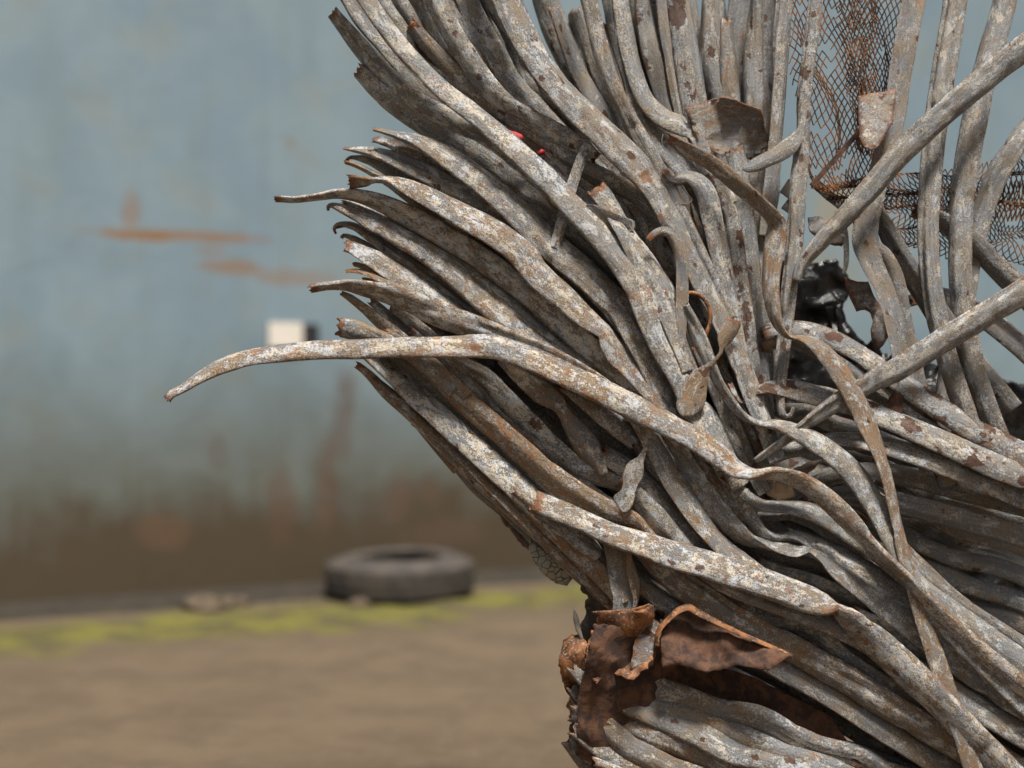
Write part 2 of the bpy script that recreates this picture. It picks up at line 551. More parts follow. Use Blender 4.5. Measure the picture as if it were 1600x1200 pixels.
# ------------------------------------------------------------------ yard: ground, moss, wall, tyre
def ground_mat():
    q = NM('yard_ground')
    tcn = q.n('ShaderNodeTexCoord'); v = tcn.outputs['Object']
    n1 = q.noise(v, 3.0, 6, 0.65, 0.4); n2 = q.noise(v, 14, 6, 0.7); n3 = q.noise(v, 90, 4, 0.7)
    col = q.cmix(q.ramp(n1, 0.35, 0.65), (0.072, 0.048, 0.026), (0.098, 0.067, 0.037))
    col = q.cmix(q.math('MULTIPLY', q.ramp(n2, 0.5, 0.7), 0.5), col, (0.11, 0.085, 0.06))
    col = q.cmix(q.math('MULTIPLY', q.ramp(n3, 0.55, 0.7), 0.5), col, (0.15, 0.12, 0.09))
    q.L(col, q.b.inputs['Base Color']); q.b.inputs['Roughness'].default_value = 0.95
    q.L(q.bump(q.math('ADD', n2, q.math('MULTIPLY', n3, 0.5)), 0.6, 0.012), q.b.inputs['Normal'])
    return q.m
M_GROUND = ground_mat()
g = link_mesh('ground', [(-400, -200, 0), (400, -200, 0), (400, 900, 0), (-400, 900, 0)], [(0, 1, 2, 3)], M_GROUND, smooth=False)
tag(g, 'bare tan earth of the yard', 'ground', kind='structure')
# wall line: passes obliquely behind the bundle
WA = Vector((-1.64, 6.44, 0)); WB = Vector((-0.047, 7.3, 0))
wd = (WB - WA).normalized(); wnrm = Vector((wd.y, -wd.x, 0))    # towards the camera
def wall_hit(px, py):
    # point on the wall face seen at that place in the photograph
    rx = (px - 800) / FPX
    # WA + wd*s = (rx*d, d)
    # rx*d = WA.x + wd.x*s ; d = WA.y + wd.y*s
    s = (rx * WA.y - WA.x) / (wd.x - rx * wd.y)
    d = WA.y + wd.y * s
    return s, CAM_H + (600 - py) / FPX * d
def wall_mat():
    q = NM('painted_wall')
    uv = q.attr('wuv').outputs['Vector']      # metres along the wall, height
    sepv = q.n('ShaderNodeSeparateXYZ'); q.L(uv, sepv.inputs[0])
    X, Z = sepv.outputs[0], sepv.outputs[1]
    n1 = q.noise(uv, 1.6, 5, 0.6, 0.5); n2 = q.noise(uv, 6, 5, 0.65, 0.5)
    nv = q.noise(q.vmap(uv, (1, 0.12, 1)), 7, 4, 0.6)
    col = q.cmix(q.ramp(n1, 0.35, 0.65), (0.138, 0.200, 0.242), (0.172, 0.232, 0.265))
    col = q.cmix(q.math('MULTIPLY', q.ramp(nv, 0.45, 0.7), 0.35), col, (0.130, 0.165, 0.172))
    col = q.cmix(q.math('MULTIPLY', q.ramp(q.noise(uv, 3.2, 4, 0.6), 0.5, 0.66), 0.35), col, (0.180, 0.190, 0.155))
    # rain-splash dirt and greenish film rising from the ground with an uneven upper edge
    zz = q.math('ADD', Z, q.math('MULTIPLY', q.math('SUBTRACT', n1, 0.5), 0.7))
    zz = q.math('ADD', zz, q.math('MULTIPLY', q.math('SUBTRACT', nv, 0.5), 0.35))
    col = q.cmix(q.ramp(zz, 1.25, 0.42, 0.0, 0.8), col, (0.080, 0.078, 0.052))
    col = q.cmix(q.ramp(zz, 0.58, 0.24, 0.0, 0.93), col, (0.050, 0.032, 0.014))
    # rust: streaks and blotches at their real places
    def blob(px, py, rx, rz, amt, c):
        s, z = wall_hit(px, py)
        dx = q.math('DIVIDE', q.math('SUBTRACT', X, s), rx)
        dz = q.math('DIVIDE', q.math('SUBTRACT', Z, z), rz)
        r2 = q.math('ADD', q.math('MULTIPLY', dx, dx), q.math('MULTIPLY', dz, dz))
        r2 = q.math('ADD', r2, q.math('MULTIPLY', q.math('SUBTRACT', n2, 0.5), 2.2))
        nonlocal col
        col = q.cmix(q.ramp(r2, 1.0, 0.1, 0.0, amt), col, c)
    RU = (0.20, 0.105, 0.042); BR = (0.080, 0.050, 0.032)
    blob(270, 368, 0.55, 0.032, 0.75, RU); blob(215, 368, 0.2, 0.03, 0.9, RU)
    blob(355, 416, 0.20, 0.045, 0.65, RU); blob(460, 434, 0.26, 0.045, 0.45, RU); blob(330, 393, 0.12, 0.02, 0.5, RU)
    blob(535, 650, 0.07, 0.28, 0.5, BR); blob(545, 610, 0.06, 0.15, 0.35, BR)
    blob(440, 790, 0.10, 0.22, 0.5, (0.085, 0.046, 0.026)); blob(510, 770, 0.07, 0.3, 0.5, (0.085, 0.046, 0.026))
    blob(255, 830, 0.16, 0.10, 0.6, (0.10, 0.055, 0.028)); blob(620, 780, 0.11, 0.14, 0.7, BR); blob(670, 760, 0.07, 0.12, 0.6, BR)
    blob(205, 330, 0.05, 0.14, 0.5, RU); blob(340, 705, 0.05, 0.10, 0.35, BR); blob(452, 222, 0.04, 0.04, 0.35, RU)
    blob(700, 830, 0.3, 0.1, 0.6, BR); blob(1290, 440, 0.3, 0.25, 0.5, (0.20, 0.18, 0.125)); blob(1310, 330, 0.2, 0.25, 0.6, (0.24, 0.20, 0.125))
    q.L(col, q.b.inputs['Base Color']); q.b.inputs['Roughness'].default_value = 0.6
    q.L(q.bump(n2, 0.3, 0.01), q.b.inputs['Normal'])
    return q.m
M_WALL = wall_mat()
WALL_H = 5.2
def build_wall():
    # long painted steel wall with shallow pressed ribs
    V = []; F = []; W_ = []
    s0, s1 = -14.0, 40.0
    th = 0.10
    prof = []
    x = s0
    while x < s1:
        prof += [(x, 0.0), (x + 0.55, 0.0), (x + 0.57, 0.0015), (x + 0.60, 0.0015), (x + 0.62, 0.0)]
        x += 0.64
    for (s, off) in prof:
        for z in (0.0, 0.12, 0.6, 1.8, 3.4, WALL_H):
            V.append(WA + wd * s + wnrm * off + Vector((0, 0, z))); W_.append((s, z, 0))
    n = 6
    for i in range(len(prof) - 1):
        for j in range(n - 1):
            F.append((i * n + j, (i + 1) * n + j, (i + 1) * n + j + 1, i * n + j + 1))
    b = len(V)
    for s in (s0, prof[-1][0]):
        for z in (0.0, WALL_H):
            V.append(WA + wd * s - wnrm * th + Vector((0, 0, z))); W_.append((s, z, 0))
    F.append((b, b + 1, b + 3, b + 2))
    top = [i * n + n - 1 for i in range(len(prof))]
    F.append(tuple([b + 1] + top + [b + 3]))
    F.append((0, 1, 2, 3, 4, 5, b + 1, b)); l = (len(prof) - 1) * n
    F.append((l, b + 2, b + 3, l + 5, l + 4, l + 3, l + 2, l + 1))
    me = bpy.data.meshes.new('painted_wall'); me.from_pydata([tuple(v) for v in V], [], F)
    me.materials.append(M_WALL)
    a = me.attributes.new('wuv', 'FLOAT_VECTOR', 'POINT'); a.data.foreach_set('vector', [c for t in W_ for c in t])
    o = bpy.data.objects.new('painted_wall', me); scene.collection.objects.link(o)
    tag(o, 'grey-blue painted steel wall with rust streaks behind the yard', 'wall')
    bm = bmesh.new()
    # top rail
    def box(bm, sa, sb, o0, o1, z0, z1):
        vs = [bm.verts.new(WA + wd * s + wnrm * of + Vector((0, 0, z))) for s in (sa, sb) for of in (o0, o1) for z in (z0, z1)]
        for f in ((0, 1, 3, 2), (4, 6, 7, 5), (0, 4, 5, 1), (2, 3, 7, 6), (0, 2, 6, 4), (1, 5, 7, 3)):
            bm.faces.new([vs[i] for i in f])
    box(bm, s0, s1, -0.13, 0.03, WALL_H + 0.002, WALL_H + 0.06)
    me = bpy.data.meshes.new('top_rail'); bmesh.ops.recalc_face_normals(bm, faces=bm.faces); bm.to_mesh(me); bm.free(); me.materials.append(M_DARKMET)
    r = bpy.data.objects.new('top_rail', me); scene.collection.objects.link(r); r.parent = o
    return o
wall = build_wall()
M_CREAM = simple('cream_paint', (0.58, 0.54, 0.47), (0.62, 0.57, 0.50), 8, 0.6, 0.1)
M_HOLE_SHADE = simple('painted_hole_shade', (0.006, 0.006, 0.007), (0.012, 0.011, 0.011), 8, 0.8, 0.1)  # black colour stands in for the shade inside the box's hole
def wallbox(name, pa, pb, out0, out1, mat, parent=None):
    sa, za = wall_hit(*pa); sb, zb = wall_hit(*pb)
    bm = bmesh.new()
    org = WA + wd * ((sa + sb) / 2) + Vector((0, 0, (za + zb) / 2))
    vs = [bm.verts.new(WA + wd * s + wnrm * of + Vector((0, 0, z)) - org) for s in (sa, sb) for of in (out0, out1) for z in (zb, za)]
    for f in ((0, 1, 3, 2), (4, 6, 7, 5), (0, 4, 5, 1), (2, 3, 7, 6), (0, 2, 6, 4), (1, 5, 7, 3)):
        bm.faces.new([vs[i] for i in f])
    bmesh.ops.recalc_face_normals(bm, faces=bm.faces)
    bmesh.ops.bevel(bm, geom=bm.edges[:], offset=0.003, segments=2, affect='EDGES')
    me = bpy.data.meshes.new(name); bm.to_mesh(me); bm.free(); me.materials.append(mat)
    o = bpy.data.objects.new(name, me); scene.collection.objects.link(o)
    o.location = org
    if parent is not None:
        o.parent = parent; o.location = org - parent.location
    return o
box_o = wallbox('junction_box', (418, 505), (498, 543), 0.001, 0.006, M_DARKMET)
tag(box_o, 'small square box on the grey-blue wall, half cream cover and half painted-in black shade', 'junction box')
wallbox('cover', (418, 504), (471, 544), 0.0063, 0.022, M_CREAM, box_o)
wallbox('opening_shade', (472, 507), (497, 542), 0.0063, 0.009, M_HOLE_SHADE, box_o)

# low ledge of dark soil and leaf litter at the foot of the wall
def strip_mesh(name, s0, s1, o0, o1, hfun, mat, label, cat, kind=None, nx=260, ny=14):
    V = []; F = []
    for i in range(nx + 1):
        s = s0 + (s1 - s0) * i / nx
        for j in range(ny + 1):
            t = j / ny
            edge = 0.12 * noise.noise(Vector((s * 1.7, 5, o1)))
            of = o0 + (o1 + edge - o0) * t
            V.append(WA + wd * s + wnrm * of + Vector((0, 0, hfun(s, t))))
    for i in range(nx):
        for j in range(ny):
            a = i * (ny + 1) + j
            F.append((a, a + 1, a + ny + 2, a + ny + 1))
    o = link_mesh(name, V, F, mat)
    a = o.data.attributes.new('across', 'FLOAT', 'POINT'); a.data.foreach_set('value', [j / ny for i in range(nx + 1) for j in range(ny + 1)])
    tag(o, label, cat, kind=kind)
    return o
M_LITTER = simple('soil_litter', (0.012, 0.009, 0.005), (0.024, 0.018, 0.009), 9, 0.95, 0.8, 0.02, (0.04, 0.027, 0.014))
strip_mesh('soil', -13, 30, 0.008, 0.42, lambda s, t: -0.01 + 0.035 * (1 - t) + 0.02 * math.sin(t * math.pi) * (0.6 + noise.noise(Vector((s * 6, t * 3, 0)))), M_LITTER, 'dark soil and leaf litter along the foot of the wall', 'soil', 'structure')
def moss_mat():
    q = NM('moss')
    tcn = q.n('ShaderNodeTexCoord'); v = tcn.outputs['Object']
    n1 = q.noise(v, 5, 5, 0.65, 0.4); n2 = q.noise(v, 40, 4, 0.7)
    col = q.cmix(q.ramp(n1, 0.40, 0.60), (0.055, 0.045, 0.014), (0.110, 0.100, 0.012))
    col = q.cmix(q.math('MULTIPLY', q.ramp(n2, 0.5, 0.7), 0.6), col, (0.095, 0.078, 0.025))
    # thins out into bare earth towards both margins
    tt = q.attr('across').outputs['Fac']
    e = q.math('ADD', q.math('ABSOLUTE', q.math('SUBTRACT', tt, 0.5)), q.math('MULTIPLY', q.math('SUBTRACT', q.noise(v, 2.6, 5, 0.65, 0.3), 0.5), 1.1))
    col = q.cmix(q.ramp(e, 0.10, 0.48), col, (0.082, 0.058, 0.033))
    q.L(col, q.b.inputs['Base Color']); q.b.inputs['Roughness'].default_value = 1.0
    q.L(q.bump(n2, 0.9, 0.015), q.b.inputs['Normal'])
    return q.m
def mossh(s, t):
    return -0.004 + 0.022 * math.sin(t * math.pi) ** 0.6 * (0.75 + 0.9 * noise.noise(Vector((s * 4, t * 2, 3)))) + 0.006 * noise.noise(Vector((s * 30, t * 12, 3)))
strip_mesh('moss', -13, 30, 0.36, 1.35, mossh, moss_mat(), 'yellow-green moss growing in a strip before the wall', 'moss', 'stuff', 700, 22)
# a few stones and clods in the strip
M_STONE = simple('stone', (0.055, 0.038, 0.022), (0.095, 0.068, 0.042), 14, 0.9, 0.5, 0.01)
rnd = random.Random(77)
for i, (px, py, sz, lab) in enumerate([(322, 957, 0.075, 'largest brown clod lying on the moss at lower left'), (352, 951, 0.05, 'clod just right of the largest one on the moss'),
        (376, 946, 0.04, 'small clod nearest the wall among those at lower left'), (440, 951, 0.035, 'round stone alone on the moss left of the tyre'), (466, 949, 0.030, 'smaller of the two round stones left of the tyre'),
        (563, 949, 0.036, 'stone on the moss just in front of the tyre')]):
    d = CAM_H * FPX / (py - 600)
    bm = bmesh.new(); bmesh.ops.create_icosphere(bm, subdivisions=3, radius=sz)
    for v in bm.verts:
        f = 1 + 0.5 * noise.noise(v.co * 18 + Vector((i * 5, 0, 0))) + 0.15 * noise.noise(v.co * 60)
        v.co = Vector((v.co.x * f * 1.2, v.co.y * f, v.co.z * f * 0.6))
    me = bpy.data.meshes.new('stone'); 
    for f in bm.faces: f.smooth = True
    bm.to_mesh(me); bm.free(); me.materials.append(M_STONE)
    o = bpy.data.objects.new('stone', me); scene.collection.objects.link(o)
    o.location = P(px, py, d); o.location.z = sz * 0.35
    tag(o, lab, 'stone', 'stones on the moss')

# ---- tyre lying flat
def build_tyre():
    root = bpy.data.objects.new('car_tyre', None); scene.collection.objects.link(root)
    root.location = (P(625, 600, 6.52).x, 6.52, 0.0); root.scale = (0.98, 0.98, 0.86); root.rotation_euler = (R(1.0), R(-0.8), 0.4)
    tag(root, 'worn car tyre lying flat on the moss against the wall', 'tyre')
    Ro, H = 0.325, 0.200
    prof = [(0.190, 0.012), (0.205, 0.0), (0.250, 0.0015), (0.290, 0.018), (0.315, 0.034)]
    prof2 = [(0.325, 0.046), (0.3275, 0.10), (0.325, 0.154)]
    prof3 = [(0.315, 0.168), (0.292, 0.186), (0.255, 0.200), (0.215, 0.206), (0.192, 0.200), (0.186, 0.186), (0.200, 0.172), (0.262, 0.160), (0.300, 0.13), (0.306, 0.10), (0.300, 0.07), (0.262, 0.035), (0.198, 0.024)]
    n = 96
    V = []; F = []
    full = prof + prof2 + prof3
    m = len(full)
    for i in range(n):
        a = 2 * math.pi * i / n
        for r, z in full:
            z2 = z + (0.004 * math.sin(2 * a) if z > 0.1 else 0)
            V.append((r * math.cos(a), r * math.sin(a), z2 + 0.012))
    for i in range(n):
        for j in range(m):
            F.append((i * m + j, ((i + 1) % n) * m + j, ((i + 1) % n) * m + (j + 1) % m, i * m + (j + 1) % m))
    link_mesh('casing', V, F, M_RUBBER, root)
    # tread blocks around the running face
    V = []; F = []
    for i in range(72):
        for row, (z0, z1, sh) in enumerate([(0.036, 0.066, 0.0), (0.070, 0.098, 0.4), (0.102, 0.130, 0.1), (0.134, 0.164, 0.5)]):
            a0 = 2 * math.pi * (i + sh) / 72; a1 = a0 + 2 * math.pi / 72 * 0.72
            k = len(V)
            sk = 0.012 * (1 if row % 2 else -1)
            for (a, z) in ((a0, z0), (a1, z0), (a1 + sk, z1), (a0 + sk, z1)):
                for r in (0.318, 0.3345 if row in (1, 2) else 0.3305):
                    V.append((r * math.cos(a), r * math.sin(a), z + 0.012))
            F += [(k + 1, k + 3, k + 5, k + 7), (k, k + 1, k + 7, k + 6), (k + 2, k + 4, k + 5, k + 3), (k, k + 2, k + 3, k + 1), (k + 4, k + 6, k + 7, k + 5)]
    link_mesh('tread', V, F, M_RUBBER, root, smooth=False)
build_tyre()
# ------------------------------------------------------------------ the tubes one can tell apart
# T(label, layer, centre line "x,y,width", options)
T = tube
# --- long pale ones in front
T('long pale tube reaching far left over the others to a rusty hooked tip', 0,
  "262,623,17 268,616,13 285,607,15 312,590,19 345,573,24 390,559,27 440,552,29 500,547,31 556,546,32 620,543,33 680,543,34 720,542,36 743,541,39,0,k 770,542,39 800,550,39 840,567,36 890,589,38 940,612,41 990,637,42 1045,664,40 1095,692,38 1130,717,36 1150,733,31 1178,741,22 1210,740,22 1240,747,27 1270,763,31 1300,787,34 1330,817,34 1355,845,23 1378,867,19 1402,889,18 1440,930,24 1500,990,30 1580,1060,34 1660,1120,36",
  tone=(0.75, 0.95, 0.15), sharp=1.0, groove=0.12, seed=11)
T('pale speckled tube across the lower ones, square-cut rusty end at left, bent over at right', 0.3,
  "836,783,34 850,789,35 880,801,36 915,817,36 955,835,37 1000,849,40 1050,867,44 1100,881,46 1150,897,47 1200,913,47 1250,931,44 1282,942,40 1298,946,33 1306,947,18,0,k 1314,955,28 1332,972,40 1355,992,46 1385,1018,50 1430,1060,50 1490,1120,46 1560,1190,44",
  tone=(0.65, 1.0, 0.55), sharp=0.95, groove=0.08, seed=12, rust0=1.5)
T('tube with a long pale pointed tip reaching left at the upper left', 2.6,
  "431,311,9 440,311,12 460,312,11 480,310,12 505,306,14 530,303,17 558,306,23 590,315,29 625,331,34 660,349,38 700,372,38 740,396,38 780,424,38 815,450,38 850,481,38 900,525,40 940,560,40 980,598,38 1020,640,36 1060,690,34 1100,750,34 1150,810,34",
  tone=(0.6, 1.15, 0.1), seed=13)
T('brown and white tube whose rusty curled tip pokes left in mid-bundle', 1.2,
  "487,451,14 496,449,16 510,447,14 530,446,16 550,447,23 575,452,30 605,459,33 640,471,37 670,485,39 710,501,40 750,514,38 790,530,36 830,545,36 870,563,34 910,585,32 950,612,30 990,650,28",
  tone=(0.75, 1.0, 0.2), seed=14, rust0=1.4)
T('tube with a flared rust-edged spoon-shaped tip at upper left', 1.8,
  "546,284,26 556,284,25 570,284,18 585,282,11 606,282,15 632,290,27 665,306,34 700,325,38 740,346,42 780,368,46 815,394,50 850,437,46 885,468,43 912,493,38 934,511,31 944,520,26,0,k 953,536,36 966,553,42 988,574,40 1010,600,37 1035,632,34 1062,680,32 1095,730,32 1130,780,32",
  tone=(0.75, 0.9, 0.2), seed=15, rust0=1.5)
T('long kinked tube arching from the topmost left tip down to the middle', 2.2,
  "584,202,6 598,205,9 620,211,13 650,219,22 675,231,31 705,250,37 740,274,39 775,302,41 805,329,43 835,359,45 865,388,47 895,412,46 925,438,45 950,462,44 964,475,45,0,k 982,503,45 1002,543,42 1023,583,40 1040,620,38 1060,660,36 1085,710,36 1120,770,36",
  tone=(0.55, 0.9, 0.25), seed=16)
T('smooth bright tube coming down from the top edge across the darker ones', 1.0,
  "500,-120,26 560,-20,28 620,65,29 685,135,30 735,174,31 770,203,33 800,230,35 830,258,37 860,287,38 890,320,39 920,350,40 945,378,40 968,406,41 985,430,42 1000,455,43,0,k 1012,488,42 1030,530,42 1050,565,42 1068,597,40 1085,640,40 1100,665,42 1118,695,40 1135,728,40",
  tone=(0.45, 1.0, 0.35), sharp=1.0, groove=0.1, seed=17)
T('rust-blotched tube ending in a slim pale point just under the topmost tips', 3.2,
  "536,232,3 548,233,8 565,235,13 590,240,20 620,249,28 660,265,37 700,285,41 740,306,43 780,331,43 820,357,42 860,387,42 900,422,40 940,460,38 980,510,36",
  tone=(0.3, 0.8, 0.75), seed=18)
T('dark tube with a hooked tip directly below the slim pale point', 4.2,
  "541,253,7 545,247,6 553,246,8 575,251,15 610,268,22 650,290,26 700,313,32 760,342,36 820,376,38 880,420,38 940,480,36 1000,560,34", tone=(0.45, 0.4, 0.5), seed=19)
T('thin forked tip just above the flared spoon-shaped one', 3.5,
  "539,254,6 550,256,8 568,264,9 590,276,12 616,290,18 650,312,26 700,345,30 760,385,30", tone=(0.8, 0.7, 0.2), seed=20)
T('small frayed tip between the two topmost points', 3.6,
  "583,219,7 592,219,12 606,222,18 630,232,24 665,252,28 700,275,28 760,315,30", tone=(0.8, 0.8, 0.5), seed=21)
T('tube behind the topmost pointed tip, mottled grey, running along the top edge', 4.0,
  "560,110,24 600,150,34 650,183,40 700,213,43 760,254,45 820,298,45 870,335,43 920,374,40 970,425,38", tone=(0.3, 0.8, 0.4), seed=22)
T('grey tube squeezed between the mottled top tube and the smooth bright one', 3.3,
  "520,20,20 560,70,30 605,120,34 650,160,36 700,188,40 745,208,40 790,240,38 840,283,36 890,330,34 930,370,32", tone=(0.25, 0.85, 0.4), seed=23)
# --- left edge tips
T('tube with a twin-clawed tip in the row of hooks at the left edge', 2.8,
  "513,329,4 513,323,7 519,321,9 532,325,14 550,333,21 572,343,27 600,357,31 640,378,34 680,404,36 720,437,38 760,472,40 800,507,42 840,538,40 880,568,36 930,604,34 980,650,30",
  tone=(0.7, 0.9, 0.25), seed=31, rust0=1.3)
T('speckled tube squeezed between the long pale-pointed tube and the claw-tipped one', 3.6,
  "536,314,8 552,320,13 580,331,17 620,350,22 660,373,26 700,400,30 750,437,30 800,477,32 850,522,32 900,560,30 950,600,30 1000,660,28", tone=(0.4, 0.8, 0.25), seed=32)
T('tube whose thin tip curls down like a claw at the left edge', 3.8,
  "525,365,4 522,358,6 527,351,8 540,350,11 556,354,17 578,368,21 612,394,25 650,421,27 700,457,29 760,505,30 820,555,30", tone=(0.6, 0.45, 0.3), seed=33, rust0=1.3)
T('small dark hook just below the curled claw tip', 4.6,
  "534,372,6 537,368,7 548,371,9 562,378,12 585,395,17 625,425,20 680,465,22 740,515,24", tone=(0.5, 0.3, 0.4), seed=34)
T('broad pale tube with a ragged wide tip below the hooks at the left edge', 3.0,
  "540,384,17 551,387,23 568,396,28 592,409,33 630,434,36 670,462,36 710,490,34 750,520,32 800,560,30", tone=(0.5, 0.95, 0.3), seed=35, rust0=1.2)
T('small orange-rusted splinter tip above the curled brown and white tube', 2.6,
  "541,424,5 555,423,8 575,427,11 595,436,13 625,453,14 650,470,14", tone=(1.0, 0.1, 1.0), seed=36, rust0=2.5, kf=0.3)
T('tiny split grey tip behind the orange-rusted splinter', 3.6,
  "552,413,6 562,415,10 580,424,13 605,440,15 640,465,16", tone=(0.7, 0.4, 0.5), seed=37)
T('short rusty sliver under the orange-rusted splinter tip', 3.2,
  "567,436,4 578,438,7 600,446,10 630,460,12", tone=(1.0, 0.1, 1.0), seed=38, rust0=2.0, kf=0.3)
T('tube emerging under the curled brown tip and running down behind the long pale tube', 2.5,
  "534,458,8 548,466,13 565,479,17 590,500,22 620,526,26 650,555,30 680,585,32 720,620,30", tone=(0.7, 0.6, 0.3), seed=39)
T('open scoop-shaped tube end with a rusty lip just above the long pale tube', 1.8,
  "529,512,28 538,513,36 553,516,37 575,522,34 600,531,30 630,545,28 670,575,28 710,610,28", tone=(0.6, 0.5, 0.2), seed=40, rust0=1.2, groove=0.5, kf=0.7)
T('crumpled tube lip peeping over the long pale tube beside the scoop-shaped end', 1.6,
  "592,531,14 602,527,18 615,530,20 640,545,22 680,575,24 730,620,24", tone=(0.7, 0.3, 0.3), seed=41, rust0=1.3)
T('narrow dark tube behind the curled brown and white tube', 4.0,
  "580,470,14 620,505,18 660,540,22 700,580,24 760,635,26 820,690,26", tone=(0.2, 0.4, 0.3), seed=42)
T('spotted tube crossing under the long pale tube and ending in a twist', 2.8,
  "610,478,16 640,500,22 680,535,26 720,568,30 757,590,32 790,625,36 830,665,37 866,700,36 898,728,33 930,743,31 955,751,29 975,762,24 992,783,26 1010,815,28",
  tone=(0.4, 1.0, 0.7), seed=43)
T('grey dented tube under the long pale tube, left of the spotted twisted one', 3.2,
  "640,520,20 680,548,24 712,570,28 742,604,30 780,636,28 830,683,26 880,728,26 930,774,24 970,800,24 1005,826,24", tone=(0.3, 0.8, 0.2), seed=44)
T('broad brown-stained tube with a rusty open lip behind the square-cut tube', 2.0,
  "600,520,18 635,545,26 665,567,32 697,598,36 736,636,38 777,671,38 816,705,39 855,740,41 900,773,43 940,797,43 968,808,38 990,818,34 1010,835,22 1030,850,16",
  tone=(0.95, 0.7, 0.2), seed=45, end='torn', rust1=1.2)
T('dark narrow tube in the shadow between the brown-stained tube and the spotted outer one', 3.6,
  "600,548,16 640,576,22 680,611,24 720,646,24 760,686,26 800,724,26 850,770,26 900,812,26", tone=(0.2, 0.3, 0.3), seed=46)
T('white-crusted tube with dark red spots near the lower left edge of the bundle', 2.4,
  "560,540,22 590,563,28 625,594,34 660,627,37 700,663,39 740,700,41 780,736,42 815,767,42 850,798,42 890,826,38 920,850,36",
  tone=(0.45, 1.1, 0.75), seed=47)
T('thin brown tube with a frayed rim along the lower left edge', 3.0,
  "585,590,10 620,620,14 670,668,18 720,712,21 770,760,24 820,806,30 870,855,34 920,900,34 955,935,30", tone=(0.9, 0.5, 0.4), seed=48)
T('outermost brown strip tube forming the lower left edge of the bundle', 3.5,
  "557,570,10 566,576,14 583,592,17 605,616,19 635,642,20 665,670,21 700,705,24 740,742,26 780,778,28 826,816,30 868,856,32 906,892,34 944,928,32 972,955,26",
  tone=(0.8, 0.7, 0.5), seed=49, rust0=1.4)
T('rusty torn sliver sticking out below the outermost strip tube', 4.6,
  "644,661,8 654,665,13 668,680,16 690,708,14 712,738,9", tone=(1.0, 0.0, 1.0), seed=50, rust0=3, kf=0.2)
T('small black barb on the lower left edge of the bundle', 4.6,
  "601,621,6 607,618,9 618,622,9 628,628,8 645,645,8", tone=(0.6, 0.0, 1.0), seed=51, rust0=0.5, kf=0.3)
# --- centre
T('spent end of a tube half buried under the long pale tube, ragged where it stops', 2.2,
  "880,598,30 910,618,36 945,645,40 975,672,38 994,692,26", tone=(0.5, 0.7, 0.2), seed=61, end='torn')
T('crumpled flattened strap twisting down in the dark hollow below the long pale tube', 1.8,
  "790,560,30 820,590,34 848,614,36 868,628,30 880,644,22 892,664,30 908,688,40 922,706,38 934,722,24 944,742,14", tone=(0.75, 0.4, 0.3), seed=62, kf=0.16, rust0=0)
T('tube with a rounded crushed end beside the twisted strap, leading down to the right', 2.4,
  "940,706,22 950,714,30 972,727,32 1000,747,31 1035,782,29 1080,834,27 1120,872,24", tone=(0.3, 0.8, 0.2), seed=63)
T('bone-shaped loose metal scrap caught between tubes in the centre', 0.6,
  "1010,698,5 1005,708,9 1000,718,14 993,729,30 988,741,34 984,755,26 981,767,24 976,778,32 969,786,34 964,790,22", tone=(0.5, 0.9, 0.1), seed=64, kf=0.12, rust0=0, name='metal_scrap', cat='metal scrap', group=None)
T('plain grey tube running down right of the bone-shaped scrap', 2.0,
  "970,752,24 990,772,34 1012,797,40 1040,829,42 1070,860,36 1100,885,30", tone=(0.1, 0.8, 0.15), seed=65)
T('shadowed tube between the plain grey one and the wide brownish one', 3.0,
  "985,675,22 1010,715,25 1040,758,27 1075,798,28 1110,838,28 1150,880,26", tone=(0.2, 0.5, 0.2), seed=66)
T('wide brownish tube emerging below the long pale tube and bending to a thin edge', 1.4,
  "985,635,36 1006,660,40 1028,700,42 1052,746,43 1080,790,42 1106,828,34 1133,858,32 1160,878,32 1185,896,30 1225,925,28", tone=(0.6, 0.6, 0.2), seed=67)
T('wide grey tube right of the brownish one, wringing flat as it turns right', 1.9,
  "1030,665,36 1048,695,39 1077,738,41 1106,781,42 1136,816,38 1165,841,28 1192,850,18 1215,855,24 1245,860,28 1262,858,14 1285,872,24 1315,895,36 1355,922,44 1400,955,50 1460,1000,52 1540,1060,52 1650,1130,52",
  tone=(0.4, 0.7, 0.3), seed=68)
T('tube that twists into a narrow neck before swelling again towards the right edge', 2.4,
  "1085,650,34 1105,695,38 1128,738,42 1150,775,42 1166,808,38 1184,830,30 1207,840,18 1228,838,14 1250,840,24 1285,856,34 1335,886,40 1395,922,44 1460,965,46 1540,1020,46 1650,1090,46",
  tone=(0.3, 0.9, 0.2), seed=69)
T('bright-edged tube starting in a sharp corner below the knobbly cup', 1.7,
  "1098,628,6 1102,640,24 1110,660,36 1122,688,38 1138,722,36 1158,760,32", tone=(0.4, 0.9, 0.3), seed=70, rust0=0)
# --- lower right
T('sagging grey tube under the long pale tube at right', 2.0,
  "1130,742,14 1150,758,18 1172,778,22 1195,789,20 1225,792,22 1262,798,29 1298,813,33 1335,838,33 1370,862,32 1410,895,34 1480,950,38 1560,1010,40 1650,1070,40", tone=(0.3, 0.6, 0.2), seed=81)
T('dark tube hugging the underside of the sagging grey one', 3.4,
  "1150,780,18 1175,798,20 1205,806,18 1240,806,18 1290,830,22 1340,865,24 1400,905,26 1500,980,30 1640,1060,30", tone=(0.3, 0.35, 0.2), seed=82)
T('long dark tube in the black hollow at the lower right', 4.4,
  "1170,850,20 1200,868,26 1245,880,28 1300,895,30 1350,925,34 1400,960,36 1480,1010,38 1640,1110,38", tone=(0.3, 0.4, 0.2), seed=83)
T('dark ribbed tube just above the square-cut pale tube', 3.4,
  "1180,878,20 1220,895,24 1270,907,24 1320,930,26 1370,962,34 1420,995,40 1500,1050,44 1640,1140,44", tone=(0.2, 0.55, 0.2), seed=84)
